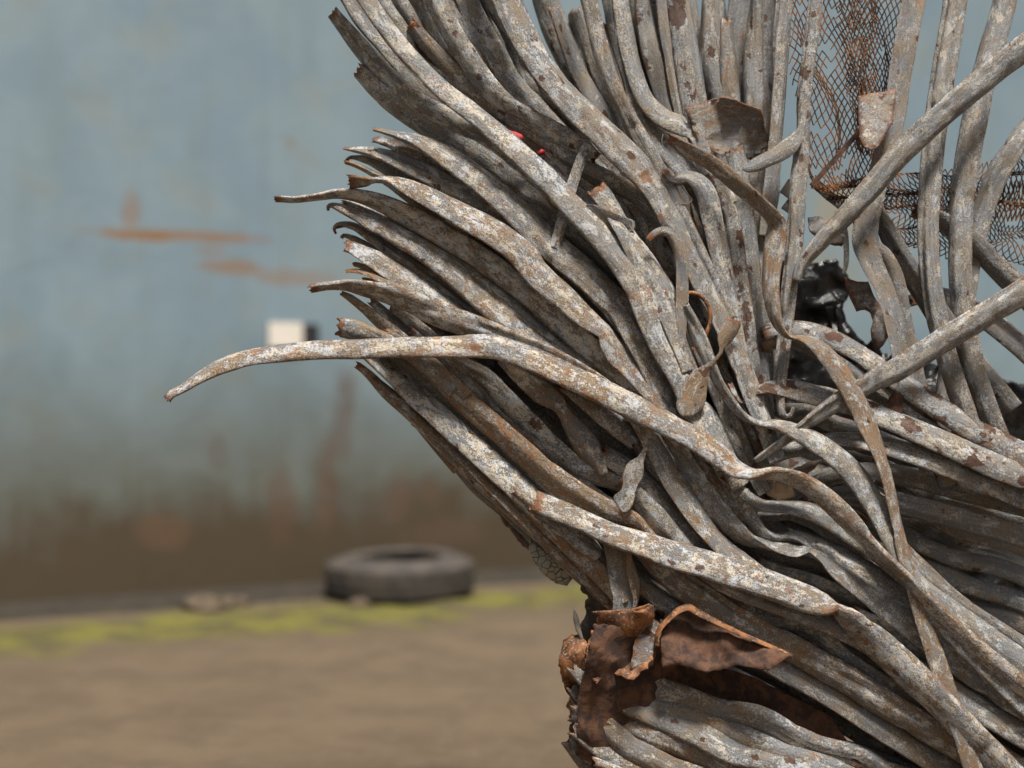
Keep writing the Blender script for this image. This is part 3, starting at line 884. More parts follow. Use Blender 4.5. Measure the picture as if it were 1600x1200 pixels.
T('dark tube emerging from under the bent-over end at the lower right corner', 2.6,
  "1330,952,20 1360,968,26 1400,992,34 1450,1025,40 1540,1080,42 1640,1150,42", tone=(0.3, 0.9, 0.2), seed=85)
T('tube tucked under the square-cut pale tube, dark along its length', 1.6,
  "1080,882,20 1110,898,32 1150,918,36 1200,936,38 1250,955,38 1300,975,36 1350,1000,38 1410,1035,40 1500,1090,42 1620,1160,42", tone=(0.4, 0.6, 0.3), seed=86)
T('wavy tube below the square-cut tube, rising and dipping towards the bottom', 2.4,
  "1100,890,22 1130,925,26 1165,953,28 1200,972,24 1228,974,20 1258,980,24 1290,1000,26 1330,1035,28 1400,1080,30 1500,1140,30 1600,1200,30", tone=(0.2, 0.7, 0.2), seed=87)
T('broad brown-grey tube running along the bottom above the rusty plates', 1.9,
  "990,850,22 1012,868,34 1045,896,44 1090,930,48 1140,965,50 1195,993,48 1250,1020,46 1320,1060,46 1400,1110,46 1520,1180,44", tone=(0.7, 0.6, 0.2), seed=88)
T('flattened brown tube beside the crumpled upright strap at the bottom', 2.8,
  "975,880,24 1000,908,32 1035,935,36 1080,962,40 1130,990,40 1200,1030,42 1290,1080,42 1400,1150,42", tone=(0.6, 0.35, 0.2), seed=89)
T('short speckled tube with a rounded end against the crumpled upright strap', 1.6,
  "840,795,26 866,806,33 893,827,37 915,848,36 930,864,26 936,871,12", tone=(0.3, 0.9, 0.3), seed=90, end='cut')
T('tan tube along the lower edge directly under the short speckled one', 2.1,
  "800,770,20 850,815,30 890,852,34 925,885,34 955,918,30 972,944,20", tone=(0.8, 0.7, 0.3), seed=91)
T('crumpled upright strap of dull brown metal hanging behind the square-cut tube', 1.3,
  "952,826,38 958,845,44 965,868,42 970,892,46 975,915,48 976,935,44 972,955,38 972,975,36", tone=(0.5, 0.3, 0.3), seed=92, kf=0.14, rust0=0, name='crushed_strap', cat='metal strap', group=None)
T('thin curled seam strip standing beside the crumpled upright strap', 0.9,
  "975,850,8 983,870,9 982,890,8 988,915,9 992,935,7 990,955,6", tone=(0.7, 0.3, 0.3), seed=93, kf=0.2, rust0=0, name='crushed_strap', cat='metal strap', group=None)
# --- upper right
T('thick tube from the top centre, kinked with orange rust where it turns downward', 1.6,
  "740,-130,40 780,-20,42 830,80,42 885,152,44 928,196,46 962,229,47 992,258,46 1010,278,44,0,k 1025,298,42 1042,328,41 1063,365,41 1084,408,40 1104,450,39 1124,490,37 1142,530,34 1158,570,33 1174,612,32 1192,660,30 1215,720,28", tone=(0.5, 0.75, 0.75), seed=101)
T('narrower tube running down beside the orange-kinked one', 2.1,
  "900,-100,28 925,20,28 950,115,28 978,177,28 1000,218,30 1018,250,31 1036,285,33 1060,335,32 1085,385,30 1110,440,28 1140,500,26", tone=(0.5, 0.7, 0.3), seed=102)
T('rust-spotted tube end at the top next to the leaning flat strap', 2.4,
  "640,-120,36 680,0,36 730,90,36 785,160,36 830,190,38 862,207,38 893,222,36 916,236,32 930,248,20", tone=(0.3, 0.9, 0.8), seed=103, end='torn')
T('dark brown tube under the rust-spotted end at the top', 3.4,
  "640,40,26 710,115,30 790,185,30 830,212,32 875,243,34 920,268,34 965,290,34 1005,318,32 1040,360,30", tone=(0.5, 0.4, 0.6), seed=104)
T('pale stained tube beneath the two red plastic shreds', 3.9,
  "760,190,20 800,215,26 850,246,28 900,285,28 950,325,28 1000,375,28", tone=(0.8, 0.8, 0.3), seed=105)
T('grey tube lying beyond the leaning flat strap', 3.7,
  "810,230,22 850,268,28 890,300,30 925,322,32 960,355,30 990,400,28", tone=(0.1, 0.7, 0.3), seed=106)
T('leaning flat strap of pale grey metal crossing over the top tubes', 1.8,
  "921,222,14 916,232,18 906,256,18 896,284,18 888,312,18 880,340,18 872,368,17 865,388,15", tone=(0.1, 1.3, 0.05), seed=107, kf=0.15, rust0=0, start='cut', name='flat_strap', cat='metal strap', group=None)
T('torn-open tube with a rusty edge standing behind the smooth bright tube', 1.5,
  "932,294,32 940,304,33 955,327,32 970,352,30 984,376,34 1000,402,42 1018,432,45 1036,464,46 1050,498,42 1062,535,34 1078,580,30", tone=(0.4, 0.85, 0.4), seed=108, rust0=1.2)
T('short cut tube end sunk in a dark slot beside the smooth bright tube', 1.3,
  "1031,458,24 1038,472,27 1048,500,27 1060,535,28 1072,568,29 1088,605,28", tone=(0.1, 0.8, 0.2), seed=109, rust0=0.7)
T('flat strap with an orange tip curling over and hanging straight down', 0.6,
  "1012,376,9 1018,370,12 1028,363,14 1040,362,15 1050,370,15 1058,386,18 1064,410,20 1066,440,20 1066,470,20 1064,500,19 1062,530,17 1062,550,14", tone=(0.6, 0.2, 0.2), seed=110, kf=0.16, rust0=1.6, name='flat_strap', cat='metal strap', group=None)
T('pinched tube arching over from a knob and hanging down behind the orange-tipped strap', 2.2,
  "1040,268,22 1050,280,18 1060,281,18 1074,278,22 1090,284,30 1104,304,36 1112,338,35 1122,384,34 1132,430,32 1142,480,30 1152,530,28 1165,590,26", tone=(0.3, 0.7, 0.85), seed=111)
T('grey tube coming down behind the knobbed arch at the top', 3.3,
  "960,-60,26 980,80,30 1003,180,32 1030,222,34 1056,250,36 1082,282,34 1100,320,32 1120,370,30", tone=(0.1, 0.6, 0.3), seed=112)
T('tube bent at the top edge next to the gaping rust-lipped one', 3.0,
  "960,-100,24 975,40,28 1000,140,28 1030,180,30 1062,196,32 1084,206,28 1092,222,22 1104,246,24 1124,278,28 1140,320,30", tone=(0.3, 0.7, 0.3), seed=113)
T('tube with a gaping rust-lipped mouth, folding at the right into a long hanging ribbon', 0.2,
  "1044,217,10 1052,221,18 1066,230,23 1084,240,24 1104,251,25 1128,268,27 1156,292,27 1182,314,25 1203,334,24 1214,350,30 1212,372,35 1208,400,32 1205,430,29 1205,460,27 1209,485,24 1216,508,17 1228,524,11 1242,528,9 1258,531,15 1278,543,25 1300,566,30 1322,598,32 1340,632,33 1354,662,31 1368,694,25 1380,728,20 1390,765,18 1398,805,17 1408,850,20 1425,910,24 1450,990,28 1480,1080,30",
  tone=(0.85, 0.45, 0.45), seed=114, rust0=1.6, kf=0.3)
T('upright tube with a row of dark rust spots, right of the arching knobbed one', 2.6,
  "1050,-80,30 1065,80,30 1090,220,30 1122,300,32 1138,345,35 1148,390,33 1154,440,33 1162,490,31 1170,545,30 1180,600,29 1190,650,28 1205,705,26", tone=(0.2, 0.75, 1.30), seed=115)
T('upright dull grey tube with a torn top, behind the hanging ribbon', 3.2,
  "1146,232,28 1150,248,33 1156,290,34 1164,340,32 1171,400,32 1177,460,30 1183,520,29 1189,590,28 1196,660,26", tone=(0.1, 0.4, 0.75), seed=116, rust0=0.9)
T('dark narrow upright tube just left of the hanging ribbon', 4.0,
  "1165,300,18 1182,340,24 1190,400,24 1194,470,22 1197,540,22 1202,620,20", tone=(0.1, 0.2, 0.3), seed=117)
T('tall rust-mottled tube hooking up at its foot, right of the hanging ribbon', 1.8,
  "1285,-100,24 1270,40,24 1258,130,24 1254,180,22 1254,205,22 1252,240,27 1247,290,28 1244,340,28 1240,390,28 1234,440,26 1229,490,25 1224,540,23 1220,580,22 1217,615,20 1219,640,17 1226,652,11 1235,649,8 1240,636,6", tone=(0.4, 0.5, 1.20), seed=118, rust0=0)
T('slim upright tube between the torn-topped one and the tall rust-mottled one', 3.4,
  "1235,-80,22 1225,40,22 1218,140,22 1214,200,22 1210,250,25 1206,295,27 1201,330,25 1196,370,22", tone=(0.3, 0.4, 0.6), seed=119)
T('straight tube crossing diagonally at upper right in front of the rusty wire mesh', 1.0,
  "1620,60,44 1560,105,42 1500,155,40 1440,208,39 1400,248,38 1362,292,36 1325,333,33 1292,368,29 1265,398,24 1250,418,18 1243,440,14", tone=(0.2, 0.6, 0.45), seed=120, rust0=0)
T('flat dark strap curving down behind the diagonal tube at the right edge', 3.0,
  "1440,-60,36 1420,40,36 1405,120,36 1396,180,36 1384,230,36 1370,285,36 1356,340,36 1352,375,40 1362,410,36 1380,450,34 1394,500,34 1406,560,32 1425,640,30 1450,740,28", tone=(0.5, 0.1, 0.5), seed=121, kf=0.15, rust0=0, name='flat_strap', cat='metal strap', group=None)
T('thin bent strip beyond the black plastic at upper right', 5.0,
  "1308,330,10 1318,360,12 1322,385,9 1322,410,8 1318,430,5", tone=(0.2, 0.2, 0.3), seed=122, kf=0.2, name='flat_strap', cat='metal strap', group=None)
T('pale tube arching right above the black plastic, marked with brown spots', 2.6,
  "1190,520,20 1215,512,26 1240,513,27 1270,518,28 1305,532,30 1345,555,31 1385,582,33 1440,620,36 1520,670,38 1640,730,38", tone=(0.5, 0.7, 1.15), seed=123)
T('shadowed tube directly beneath the brown-spotted arch', 3.2,
  "1190,545,20 1225,532,22 1255,540,24 1290,558,27 1330,585,30 1370,615,30 1430,660,32 1520,715,34 1640,780,34", tone=(0.4, 0.4, 0.6), seed=124)
T('tube slanting up to the right edge under the hanging ribbon', 0.9,
  "1640,430,44 1560,480,42 1480,528,40 1405,575,38 1370,592,36 1335,612,33 1300,634,29 1268,656,23 1238,680,18 1205,702,14 1180,720,9", tone=(0.3, 0.8, 0.3), seed=125, rust0=0)
T('brown-blotched tube with a pinched tail lying left to right below the black plastic', 1.8,
  "1140,600,12 1150,620,12 1162,628,9 1178,616,14 1196,607,22 1225,606,30 1262,614,34 1300,624,34 1345,637,34 1400,660,36 1470,690,38 1560,730,40 1640,760,40", tone=(0.5, 0.7, 1.30), seed=126)
T('tube that narrows to a dip then arches over to the lower right', 0.7,
  "1068,478,18 1085,512,24 1100,545,24 1112,575,20 1124,600,17 1142,628,17 1162,650,14 1185,662,12 1210,664,17 1240,673,26 1275,692,33 1308,716,36 1338,746,37 1362,782,35 1382,820,32 1402,862,30 1430,910,30 1480,980,32 1560,1060,34",
  tone=(0.3, 0.85, 0.3), seed=127, rust0=0)
T('dark tube arching behind the lower end of the slanting one', 3.0,
  "1180,730,18 1205,714,24 1240,702,28 1285,692,30 1340,690,30 1400,700,30 1480,725,32 1640,770,34", tone=(0.2, 0.5, 0.3), seed=128)
T('pale tube at the right edge half hidden by the hanging ribbon', 2.4,
  "1260,700,12 1300,688,22 1350,690,28 1410,705,32 1480,728,36 1560,760,38 1650,800,38", tone=(0.4, 0.8, 0.3), seed=129)
T('dim tube deep in the right-hand hollow, lying nearly level', 5.0,
  "1200,790,24 1260,760,30 1310,742,32 1360,738,32 1420,745,34 1500,765,36 1640,800,36", tone=(0.3, 0.2, 0.5), seed=130)
T('stub of tube in the hollow behind the coil spring', 4.4,
  "1260,790,26 1300,778,34 1340,775,36 1400,785,36 1500,810,36 1640,850,36", tone=(0.2, 0.3, 0.5), seed=131)
T('sloping tube below the coil spring at the right edge', 2.9,
  "1345,812,18 1370,822,30 1395,850,34 1430,885,36 1500,950,38 1620,1030,40", tone=(0.1, 0.4, 0.2), seed=132)
T('speckled tube between the knobbly cup and the upright ones', 2.9,
  "1090,540,22 1108,580,26 1128,625,30 1148,672,30 1170,720,28 1195,770,26", tone=(0.5, 0.6, 0.5), seed=133)
T('slender rusty-edged tube in the gap left of the pinched tail', 3.6,
  "1120,560,16 1140,605,20 1160,655,22 1182,705,22 1205,760,20", tone=(0.7, 0.4, 0.7), seed=134)
# --- twisted loose pieces
T('twisted loose scrap with a square flag-like top and a thin neck above a knobbly cup', 0.3,
  "1148,499,22 1145,508,28 1139,520,29 1132,532,26 1128,542,10 1127,550,6 1120,560,7 1108,572,10 1098,585,26 1088,604,38 1080,624,44 1074,640,36 1074,652,14",
  tone=(0.8, 0.3, 0.8), seed=141, kf=0.09, rust0=0.8, start='cut', name='metal_scrap', cat='metal scrap', group=None)
T('twisted ribbon of grey metal wrapped across the uprights near the top', 1.4,
  "1160,262,8 1170,262,16 1184,256,22 1200,248,24 1216,240,26 1230,230,28 1242,218,24 1250,204,14 1254,190,10 1262,165,14", tone=(0.3, 0.4, 0.3), seed=142, kf=0.12, rust0=0, name='metal_scrap', cat='metal scrap', group=None)
T('torn flap springing sideways from the torn-open tube', 1.2,
  "916,322,4 922,324,12 935,332,20 950,342,28 965,350,32 980,352,26 992,350,10", tone=(0.5, 0.7, 0.3), seed=143, kf=0.14, rust0=0, start='cut', name='metal_scrap', cat='metal scrap', group=None)
# --- right edge
T('dark strap with an orange torn shoulder, bending down at the right edge of the photo', 3.4,
  "1345,385,22 1360,392,32 1376,402,34 1390,425,34 1400,460,34 1410,510,32 1425,570,32 1445,650,30 1480,760,28", tone=(0.5, 0.0, 0.6), seed=151, kf=0.12, rust0=1.5, name='flat_strap', cat='metal strap', group=None)
T('dark arched tube leaving the photo at right below the wire mesh', 4.4,
  "1368,320,18 1378,345,30 1392,375,34 1412,410,36 1445,460,38 1500,540,40 1580,640,40", tone=(0.3, 0.1, 0.5), seed=152)
for k_, (pp_, l_) in enumerate([
    ("1500,-100,36 1490,20,38 1470,140,38 1455,260,36 1450,380,34 1465,500,34 1500,620,34 1560,760,32", 'leftmost of the uprights beyond the right end of the wire mesh'),
    ("1590,-120,36 1570,0,38 1535,130,40 1510,260,40 1500,390,38 1510,520,36 1550,660,36 1620,790,34", 'bowed upright tube standing just inside the far right edge'),
    ("1430,330,24 1470,345,32 1520,380,36 1570,430,38 1640,500,38", 'short tube drooping to the far right under the wire mesh'),
    ("1660,150,34 1600,210,36 1550,290,36 1520,390,34 1505,490,32 1480,590,30 1470,720,28", 'tube curving in from the far right above the slanting one'),
    ("1420,470,20 1460,462,30 1510,480,34 1570,520,36 1650,590,36", 'dim tube arching off to the far right above the slanting one')]):
    T(l_, 3.0 + 0.9 * k_, pp_, tone=(0.35, 0.6 - 0.08 * k_, 0.5), seed=160 + k_, group=None)
# ------------------------------------------------------------------ tubes deep inside the heap
def spl(pts, t):
    n = len(pts) - 1
    x = min(max(t, 0), 0.9999) * n
    i = int(x); f = x - i
    p0 = pts[max(i - 1, 0)]; p1 = pts[i]; p2 = pts[i + 1]; p3 = pts[min(i + 2, n)]
    return catmull(p0, p1, p2, p3, f)

ORD = 'first second third fourth fifth sixth seventh eighth ninth tenth eleventh twelfth thirteenth fourteenth'.split()
def family(gs, count, layer, t0, t1, w, label, group, seed, tone, kf=0.55, jit=5, qdz=0.0, dark=0.0):  # tone: buried families get less pale bloom, deepening the shade in the gaps
    rnd = random.Random(seed)
    for c in range(count):
        q = (c + 0.5 + rnd.uniform(-0.25, 0.25)) / count
        ta = t0 + rnd.uniform(0, 0.10); tb = t1 - rnd.uniform(0, 0.05)
        pts = []
        off = rnd.uniform(-0.5, 0.5)
        for s in range(13):
            t = ta + (tb - ta) * s / 12
            g = [spl(G, t) for G in gs]
            if len(g) == 3:
                l0 = (1 - q) * (1 - 2 * q); l1 = 4 * q * (1 - q); l2 = q * (2 * q - 1)
                x = g[0][0] * l0 + g[1][0] * l1 + g[2][0] * l2
                y = g[0][1] * l0 + g[1][1] * l1 + g[2][1] * l2
            else:
                x = g[0][0] * (1 - q) + g[1][0] * q
                y = g[0][1] * (1 - q) + g[1][1] * q
            x += noise.noise(Vector((s * 0.5, c, seed))) * jit * 2
            y += noise.noise(Vector((s * 0.5, c, seed + 7))) * jit * 2
            ww = w * (1 + 0.25 * noise.noise(Vector((s * 0.4, c, seed + 3))))
            if s == 0: ww *= 0.6
            pts.append((x, y, ww, rnd.uniform(-0.4, 0.4) + qdz * abs(q - 0.5), 0))
        T(ORD[c] + label, layer + rnd.uniform(-0.4, 0.4), pts, tone=(tone[0] + rnd.uniform(-.15, .2), tone[1] + rnd.uniform(-.2, .2), tone[2] + rnd.uniform(-.2, .3)),
          seed=seed * 100 + c, kf=kf, group=group, step=7, ring=16, rust0=0.6)
G1 = [(560, 120), (680, 185), (790, 245), (890, 330), (970, 430), (1035, 540), (1095, 650), (1155, 760), (1250, 850), (1430, 950), (1650, 1060)]
G2 = [(545, 400), (650, 455), (740, 515), (830, 582), (915, 650), (1000, 725), (1080, 805), (1170, 885), (1290, 965), (1450, 1060), (1650, 1180)]
G3 = [(590, 620), (670, 690), (745, 765), (820, 830), (890, 890), (960, 945), (1050, 1000), (1160, 1060), (1300, 1130), (1450, 1210), (1650, 1320)]
GB = 'tubes buried inside the bundle'
def D_(where, side='left'): return ' from the ' + side + ' of the dark tubes ' + where
family((G1, G2), 10, 6.6, 0.05, 1.0, 34, D_('buried behind the upper left fan', 'top'), GB, 3, (0.3, 0.3, 0.3))
family((G2, G3), 10, 6.6, 0.05, 1.0, 34, D_('buried behind the lower left fan', 'top'), GB, 13, (0.3, 0.3, 0.3))
family((G1, G2, G3), 14, 9.6, 0.08, 1.0, 44, D_('deepest in the left fan', 'top'), GB, 4, (0.3, 0.2, 0.3))
V1 = [(800, -120), (860, 60), (930, 190), (975, 290), (1020, 400), (1065, 500), (1110, 600), (1150, 700), (1200, 790), (1290, 870)]
V2 = [(1240, -100), (1225, 60), (1212, 190), (1200, 300), (1196, 400), (1194, 500), (1196, 600), (1205, 690), (1240, 760), (1330, 820)]
family((V1, V2), 11, 6.0, 0.0, 0.9, 32, D_('between the central uprights'), GB, 6, (0.3, 0.3, 0.5), jit=7)
family((V1, V2), 9, 8.8, 0.0, 0.9, 44, D_('far behind the central uprights'), GB, 7, (0.3, 0.2, 0.5), jit=7)
H1 = [(1170, 640), (1230, 625), (1300, 640), (1380, 670), (1480, 705), (1650, 750)]
H2 = [(1150, 900), (1230, 925), (1310, 960), (1400, 1005), (1500, 1060), (1650, 1120)]
family((H1, H2), 8, 7.4, 0.0, 1.0, 30, D_('in the hollow at the right edge', 'top'), GB, 9, (0.3, 0.3, 0.5), jit=9)
family((H1, H2), 6, 10.5, 0.0, 1.0, 40, D_('at the very back of the right hollow', 'top'), GB, 10, (0.3, 0.1, 0.5), jit=9)
# the heap goes on above, below and to the right of what the photograph shows
U1 = [(470, -140), (520, -40), (580, 50), (650, 125), (745, 195), (840, 275), (930, 370)]
U2 = [(760, -160), (800, -20), (860, 110), (930, 205), (1000, 310), (1060, 430)]
family((U1, U2), 9, 4.4, 0.0, 1.0, 38, ' from the left of the grey tubes rising over the top of the bundle', 'tubes rising at the top', 14, (0.3, 0.7, 0.4), jit=9)
family((U1, U2), 8, 7.4, 0.0, 1.0, 44, ' from the left of the shadowed tubes rising behind those at the top', 'tubes rising at the top', 15, (0.3, 0.4, 0.4), jit=9)
H3 = [(900, 985), (1010, 1060), (1150, 1110), (1300, 1160), (1450, 1220), (1650, 1300)]
H4 = [(880, 1160), (1000, 1230), (1150, 1290), (1300, 1340), (1450, 1380), (1650, 1420)]
family((H3, H4), 8, 3.2, 0.0, 1.0, 44, ' from the top of the tubes low in the heap below the rusty plates', 'tubes low in the heap', 11, (0.5, 0.5, 0.4), jit=12)
family((H3, H4), 6, 6.2, 0.0, 1.0, 54, ' from the top of the shadowed tubes lowest in the heap', 'tubes low in the heap', 12, (0.4, 0.3, 0.4), jit=12)
# ------------------------------------------------------------------ loose plates, wire and plastic
sheet('bent_plate', 'curved grey sheet with peeling cream paint hanging below the lower left edge of the bundle', 'metal sheet',
      [(742, 728), (775, 762), (792, 790), (820, 835), (850, 868), (880, 880), (905, 903), (930, 925), (915, 912), (885, 913), (862, 902), (845, 886), (830, 862), (808, 838), (785, 815), (772, 785), (752, 760)][:0] or
      [(720, 700), (800, 770), (900, 860), (950, 930), (905, 903), (893, 900), (880, 898), (862, 896), (842, 880), (828, 862), (806, 840), (784, 814), (772, 784), (750, 764), (724, 735)],
      5.5, None or M_BROWNSH, bulge=2, tilt=(0, 2.0), seed=3)
def peeling():
    q = NM('peeling_paint')
    tcn = q.n('ShaderNodeTexCoord'); v = tcn.outputs['Object']
    n1 = q.noise(v, 60, 5, 0.7, 1.2)
    vor = q.n('ShaderNodeTexVoronoi', feature='DISTANCE_TO_EDGE'); vor.inputs['Scale'].default_value = 75
    q.L(v, vor.inputs['Vector'])
    crack = q.ramp(vor.outputs['Distance'], 0.015, 0.045)
    flake = q.math('MULTIPLY', q.ramp(n1, 0.32, 0.36), crack)
    col = q.cmix(flake, (0.045, 0.04, 0.035), q.cmix(q.noise(v, 200, 3), (0.36, 0.33, 0.25), (0.26, 0.25, 0.20)))
    q.L(col, q.b.inputs['Base Color']); q.b.inputs['Roughness'].default_value = 0.6
    q.L(q.bump(flake, 0.8, 0.003), q.b.inputs['Normal'])
    return q.m
M_PEEL = peeling()
sheet('bent_plate', 'scrap of sheet with cracked cream paint flakes under the tan tube', 'metal sheet',
      [(828, 838), (862, 868), (885, 885), (912, 906), (895, 902), (886, 915), (868, 911), (848, 895), (835, 878), (826, 860)], 4.9, M_PEEL, bulge=1, seed=4, rough=0.6)
sheet('bent_plate', 'jagged dark plate standing at the foot of the bundle beside a pale splinter', 'metal sheet',
      [(908, 908), (935, 920), (965, 945), (990, 960), (1010, 985), (1020, 1040), (1000, 1100), (930, 1090), (905, 1030), (908, 998), (905, 980), (916, 960), (914, 945), (918, 930), (907, 922)], 3.6, M_DARKMET, tilt=(4, 0), seed=5)
sheet('bent_plate', 'pale curved splinter of metal at the lower left foot of the bundle', 'metal splinter',
      [(897, 950), (903, 962), (907, 980), (912, 1000), (908, 1004), (900, 985), (896, 968)], 2.6, M_GREYMET, rough=0.4, seed=6)
sheet('bent_plate', 'low dome of red-brown rusty sheet at the very foot, left of the dark plate', 'metal sheet',
      [(880, 1000), (893, 991), (908, 992), (922, 1010), (930, 1040), (922, 1080), (900, 1100), (884, 1080), (872, 1040)], 2.2, M_RUST, bulge=5, rough=0.8, seed=7)
o = tube('cone-shaped folded plate of orange and brown rust at the bottom', 0.6,
     "934,962,12 945,967,30 962,972,46 985,974,48 1004,966,36 1014,954,16 1019,946,6", kf=0.4, tone=(1.0, 0.2, 1.0), rust0=0, seed=201, name='rusty_plate', cat='metal sheet', group=None, mat=M_RUST, dents=0, groove=0.2, start='cut')
sheet('bent_plate', 'rusty flat lid edge over the cone-shaped plate', 'metal sheet',
      [(926, 957), (950, 955), (985, 953), (1016, 944), (1010, 953), (985, 960), (955, 962), (935, 964)], 0.2, M_RUST, rough=0.4, tilt=(0, 8), seed=8)
sheet('bent_plate', 'grey plate with a round punched hole between two rusty plates at the bottom', 'metal sheet',
      [(1012, 955), (1024, 948), (1040, 956), (1046, 968), (1038, 985), (1030, 1000), (1020, 1040), (985, 1050), (992, 1000), (1002, 975)], 0.9, M_TUBE, tilt=(3, 0), holes=((1030, 962, 9),), rough=0.6, seed=9)
big = sheet('bent_plate', 'large brown plate with a bright orange upper rim rising to a peak at the bottom', 'metal sheet',
      [(1031, 986), (1048, 967), (1062, 956), (1076, 952), (1092, 963), (1120, 977), (1150, 991), (1185, 1005), (1235, 1024), (1200, 1048), (1150, 1040), (1105, 1052), (1060, 1038), (1035, 1045)], 0.9, M_RUSTDARK, tilt=(0, -3), seed=10, rough=0.8)
rim = tube('', 0.55, "1026,1010,9 1029,986,9 1046,966,9 1060,954,11 1076,949,13 1092,958,12 1120,972,10 1150,987,9 1185,1002,8 1238,1024,6", kf=0.45, mat=M_RUST, dents=0, groove=0.1, seed=202, name='rim', parent=big)
rim.location = rim.location - big.location
sheet('bent_plate', 'dark rusted inner plate beneath the orange-rimmed one', 'metal sheet',
      [(930, 975), (1010, 980), (1060, 1020), (1180, 1060), (1300, 1120), (1350, 1200), (1200, 1260), (980, 1240), (900, 1180), (905, 1080)], 5.2, M_RUSTDARK, seed=11, tilt=(0, 1))
sheet('bent_plate', 'torn brown sheet with curled corners between the cone-shaped plate and the low dome', 'metal sheet',
      [(925, 985), (960, 992), (1000, 1004), (1020, 1030), (990, 1062), (950, 1050), (930, 1070), (915, 1030)], 2.4, M_RUST, seed=24, tilt=(0, -5), rough=1.4)
# upper right
sheet('bent_plate', 'wide crumpled grey sheet at the top right of the rust-lipped tube', 'metal sheet',
      [(1070, 170), (1130, 150), (1190, 170), (1203, 228), (1190, 238), (1172, 250), (1150, 240), (1128, 243), (1105, 235), (1088, 215)], 2.9, M_TUBE, seed=13, tilt=(0, 3))
sheet('bent_plate', 'grey flange with a folded corner at the top, right of the wire mesh', 'metal sheet',
      [(1340, 150), (1400, 140), (1396, 190), (1383, 208), (1374, 228), (1362, 236), (1350, 230), (1342, 215), (1343, 195)], 1.9, M_TUBE, seed=14, rough=0.7)
sheet('bent_plate', 'dull steel sheet with a large round bite out of it, at the right edge', 'metal sheet',
      [(1318, 432), (1340, 440), (1356, 440), (1365, 462), (1378, 482), (1392, 500), (1392, 520), (1380, 540), (1372, 548), (1362, 532), (1360, 515), (1364, 502), (1360, 490), (1350, 484), (1338, 487), (1330, 470), (1322, 450)], 5.2, M_TUBE, seed=15, rough=0.5)
sheet('bent_plate', 'small dark crumpled sheet with a pale rim beside the tall rust-mottled tube', 'metal sheet',
      [(1262, 340), (1280, 338), (1295, 345), (1308, 362), (1320, 368), (1315, 385), (1298, 382), (1280, 375), (1265, 362)], 4.8, M_DARKMET, seed=16, rough=0.8)
sheet('black_plastic', 'torn sheet of glossy black plastic behind the tubes at right', 'black plastic',
      [(1205, 400), (1250, 415), (1276, 410), (1305, 404), (1316, 420), (1330, 438), (1332, 458), (1318, 462), (1300, 460), (1318, 475), (1322, 500), (1330, 515), (1345, 530), (1362, 545), (1392, 556), (1420, 560), (1600, 600), (1680, 720), (1700, 1000), (1500, 1060), (1300, 960), (1180, 800), (1190, 600), (1195, 500)],
      14.5, M_BLACK, seed=17, rough=1.6, sub=4)
for i, (pts, lab) in enumerate([
    ([(1290, 480), (1302, 478), (1300, 520), (1306, 540), (1294, 520)], 'narrow shiny strip of torn black plastic hanging below the window-like tear'),
    ([(1306, 476), (1318, 474), (1316, 505), (1322, 535), (1310, 525)], 'second shiny strip of torn black plastic beside the first'),
    ([(1352, 540), (1366, 528), (1372, 540), (1380, 556), (1362, 560)], 'curled scrap of black plastic at the foot of the bitten steel sheet')]):
    sheet('black_plastic', lab, 'black plastic', pts, 13.4, M_BLACK, seed=30 + i, rough=1.0)
sheet('added_backing', 'added dark backing that keeps the gaps between the buried tubes in shade', 'metal sheet',
      [(660, 230), (800, 250), (960, 230), (1190, 230), (1196, 420), (1205, 640), (1300, 900), (1400, 1100), (1200, 1150), (960, 960), (800, 800), (700, 690), (650, 600), (640, 450)], 17, M_RUSTDARK, seed=18, rough=0.6, sub=3).name = 'dark_backing'  # added dark sheet standing in for deep shade behind the tubes
# stones and leaves caught in the hollow
sheet('scrap_chip', 'tan broken chip lying in the hollow below the long pale tube', 'debris',
      [(1190, 765), (1212, 752), (1238, 762), (1242, 775), (1220, 785), (1200, 775)], 3.0, simple('tan_chip', (0.26, 0.17, 0.10), (0.38, 0.27, 0.17), 40, 0.9), seed=19, rough=0.6)
sheet('scrap_chip', 'dark brown leaf-like chip between the arching tubes at right', 'debris',
      [(1235, 735), (1262, 722), (1285, 718), (1270, 735), (1250, 748)], 4.6, M_BROWNSH, seed=20, rough=0.8)
sheet('scrap_chip', 'dark rust flake at the right edge beside the hanging ribbon', 'debris',
      [(1378, 640), (1396, 612), (1412, 618), (1410, 648), (1390, 650)], 1.9, M_RUSTDARK, seed=21, rough=0.6)
sheet('scrap_chip', 'red-brown rust flake at the foot of the upright tubes', 'debris',
      [(1180, 690), (1196, 678), (1210, 692), (1196, 708), (1182, 706)], 2.2, M_RUSTDARK, seed=22, rough=0.6)
# red shreds
for pts, lab in (([(795, 203), (806, 206), (815, 210), (818, 214), (810, 222), (800, 216), (790, 207)], 'bright red plastic shred wedged at the top beside the smooth bright tube'),
                 ([(840, 240), (846, 233), (852, 235), (849, 242), (842, 244)], 'tiny red plastic shred lower down on the stained tube')):
    sheet('plastic_shred', lab, 'plastic shred', pts, 2.4, M_RED, seed=23, rough=0.5)

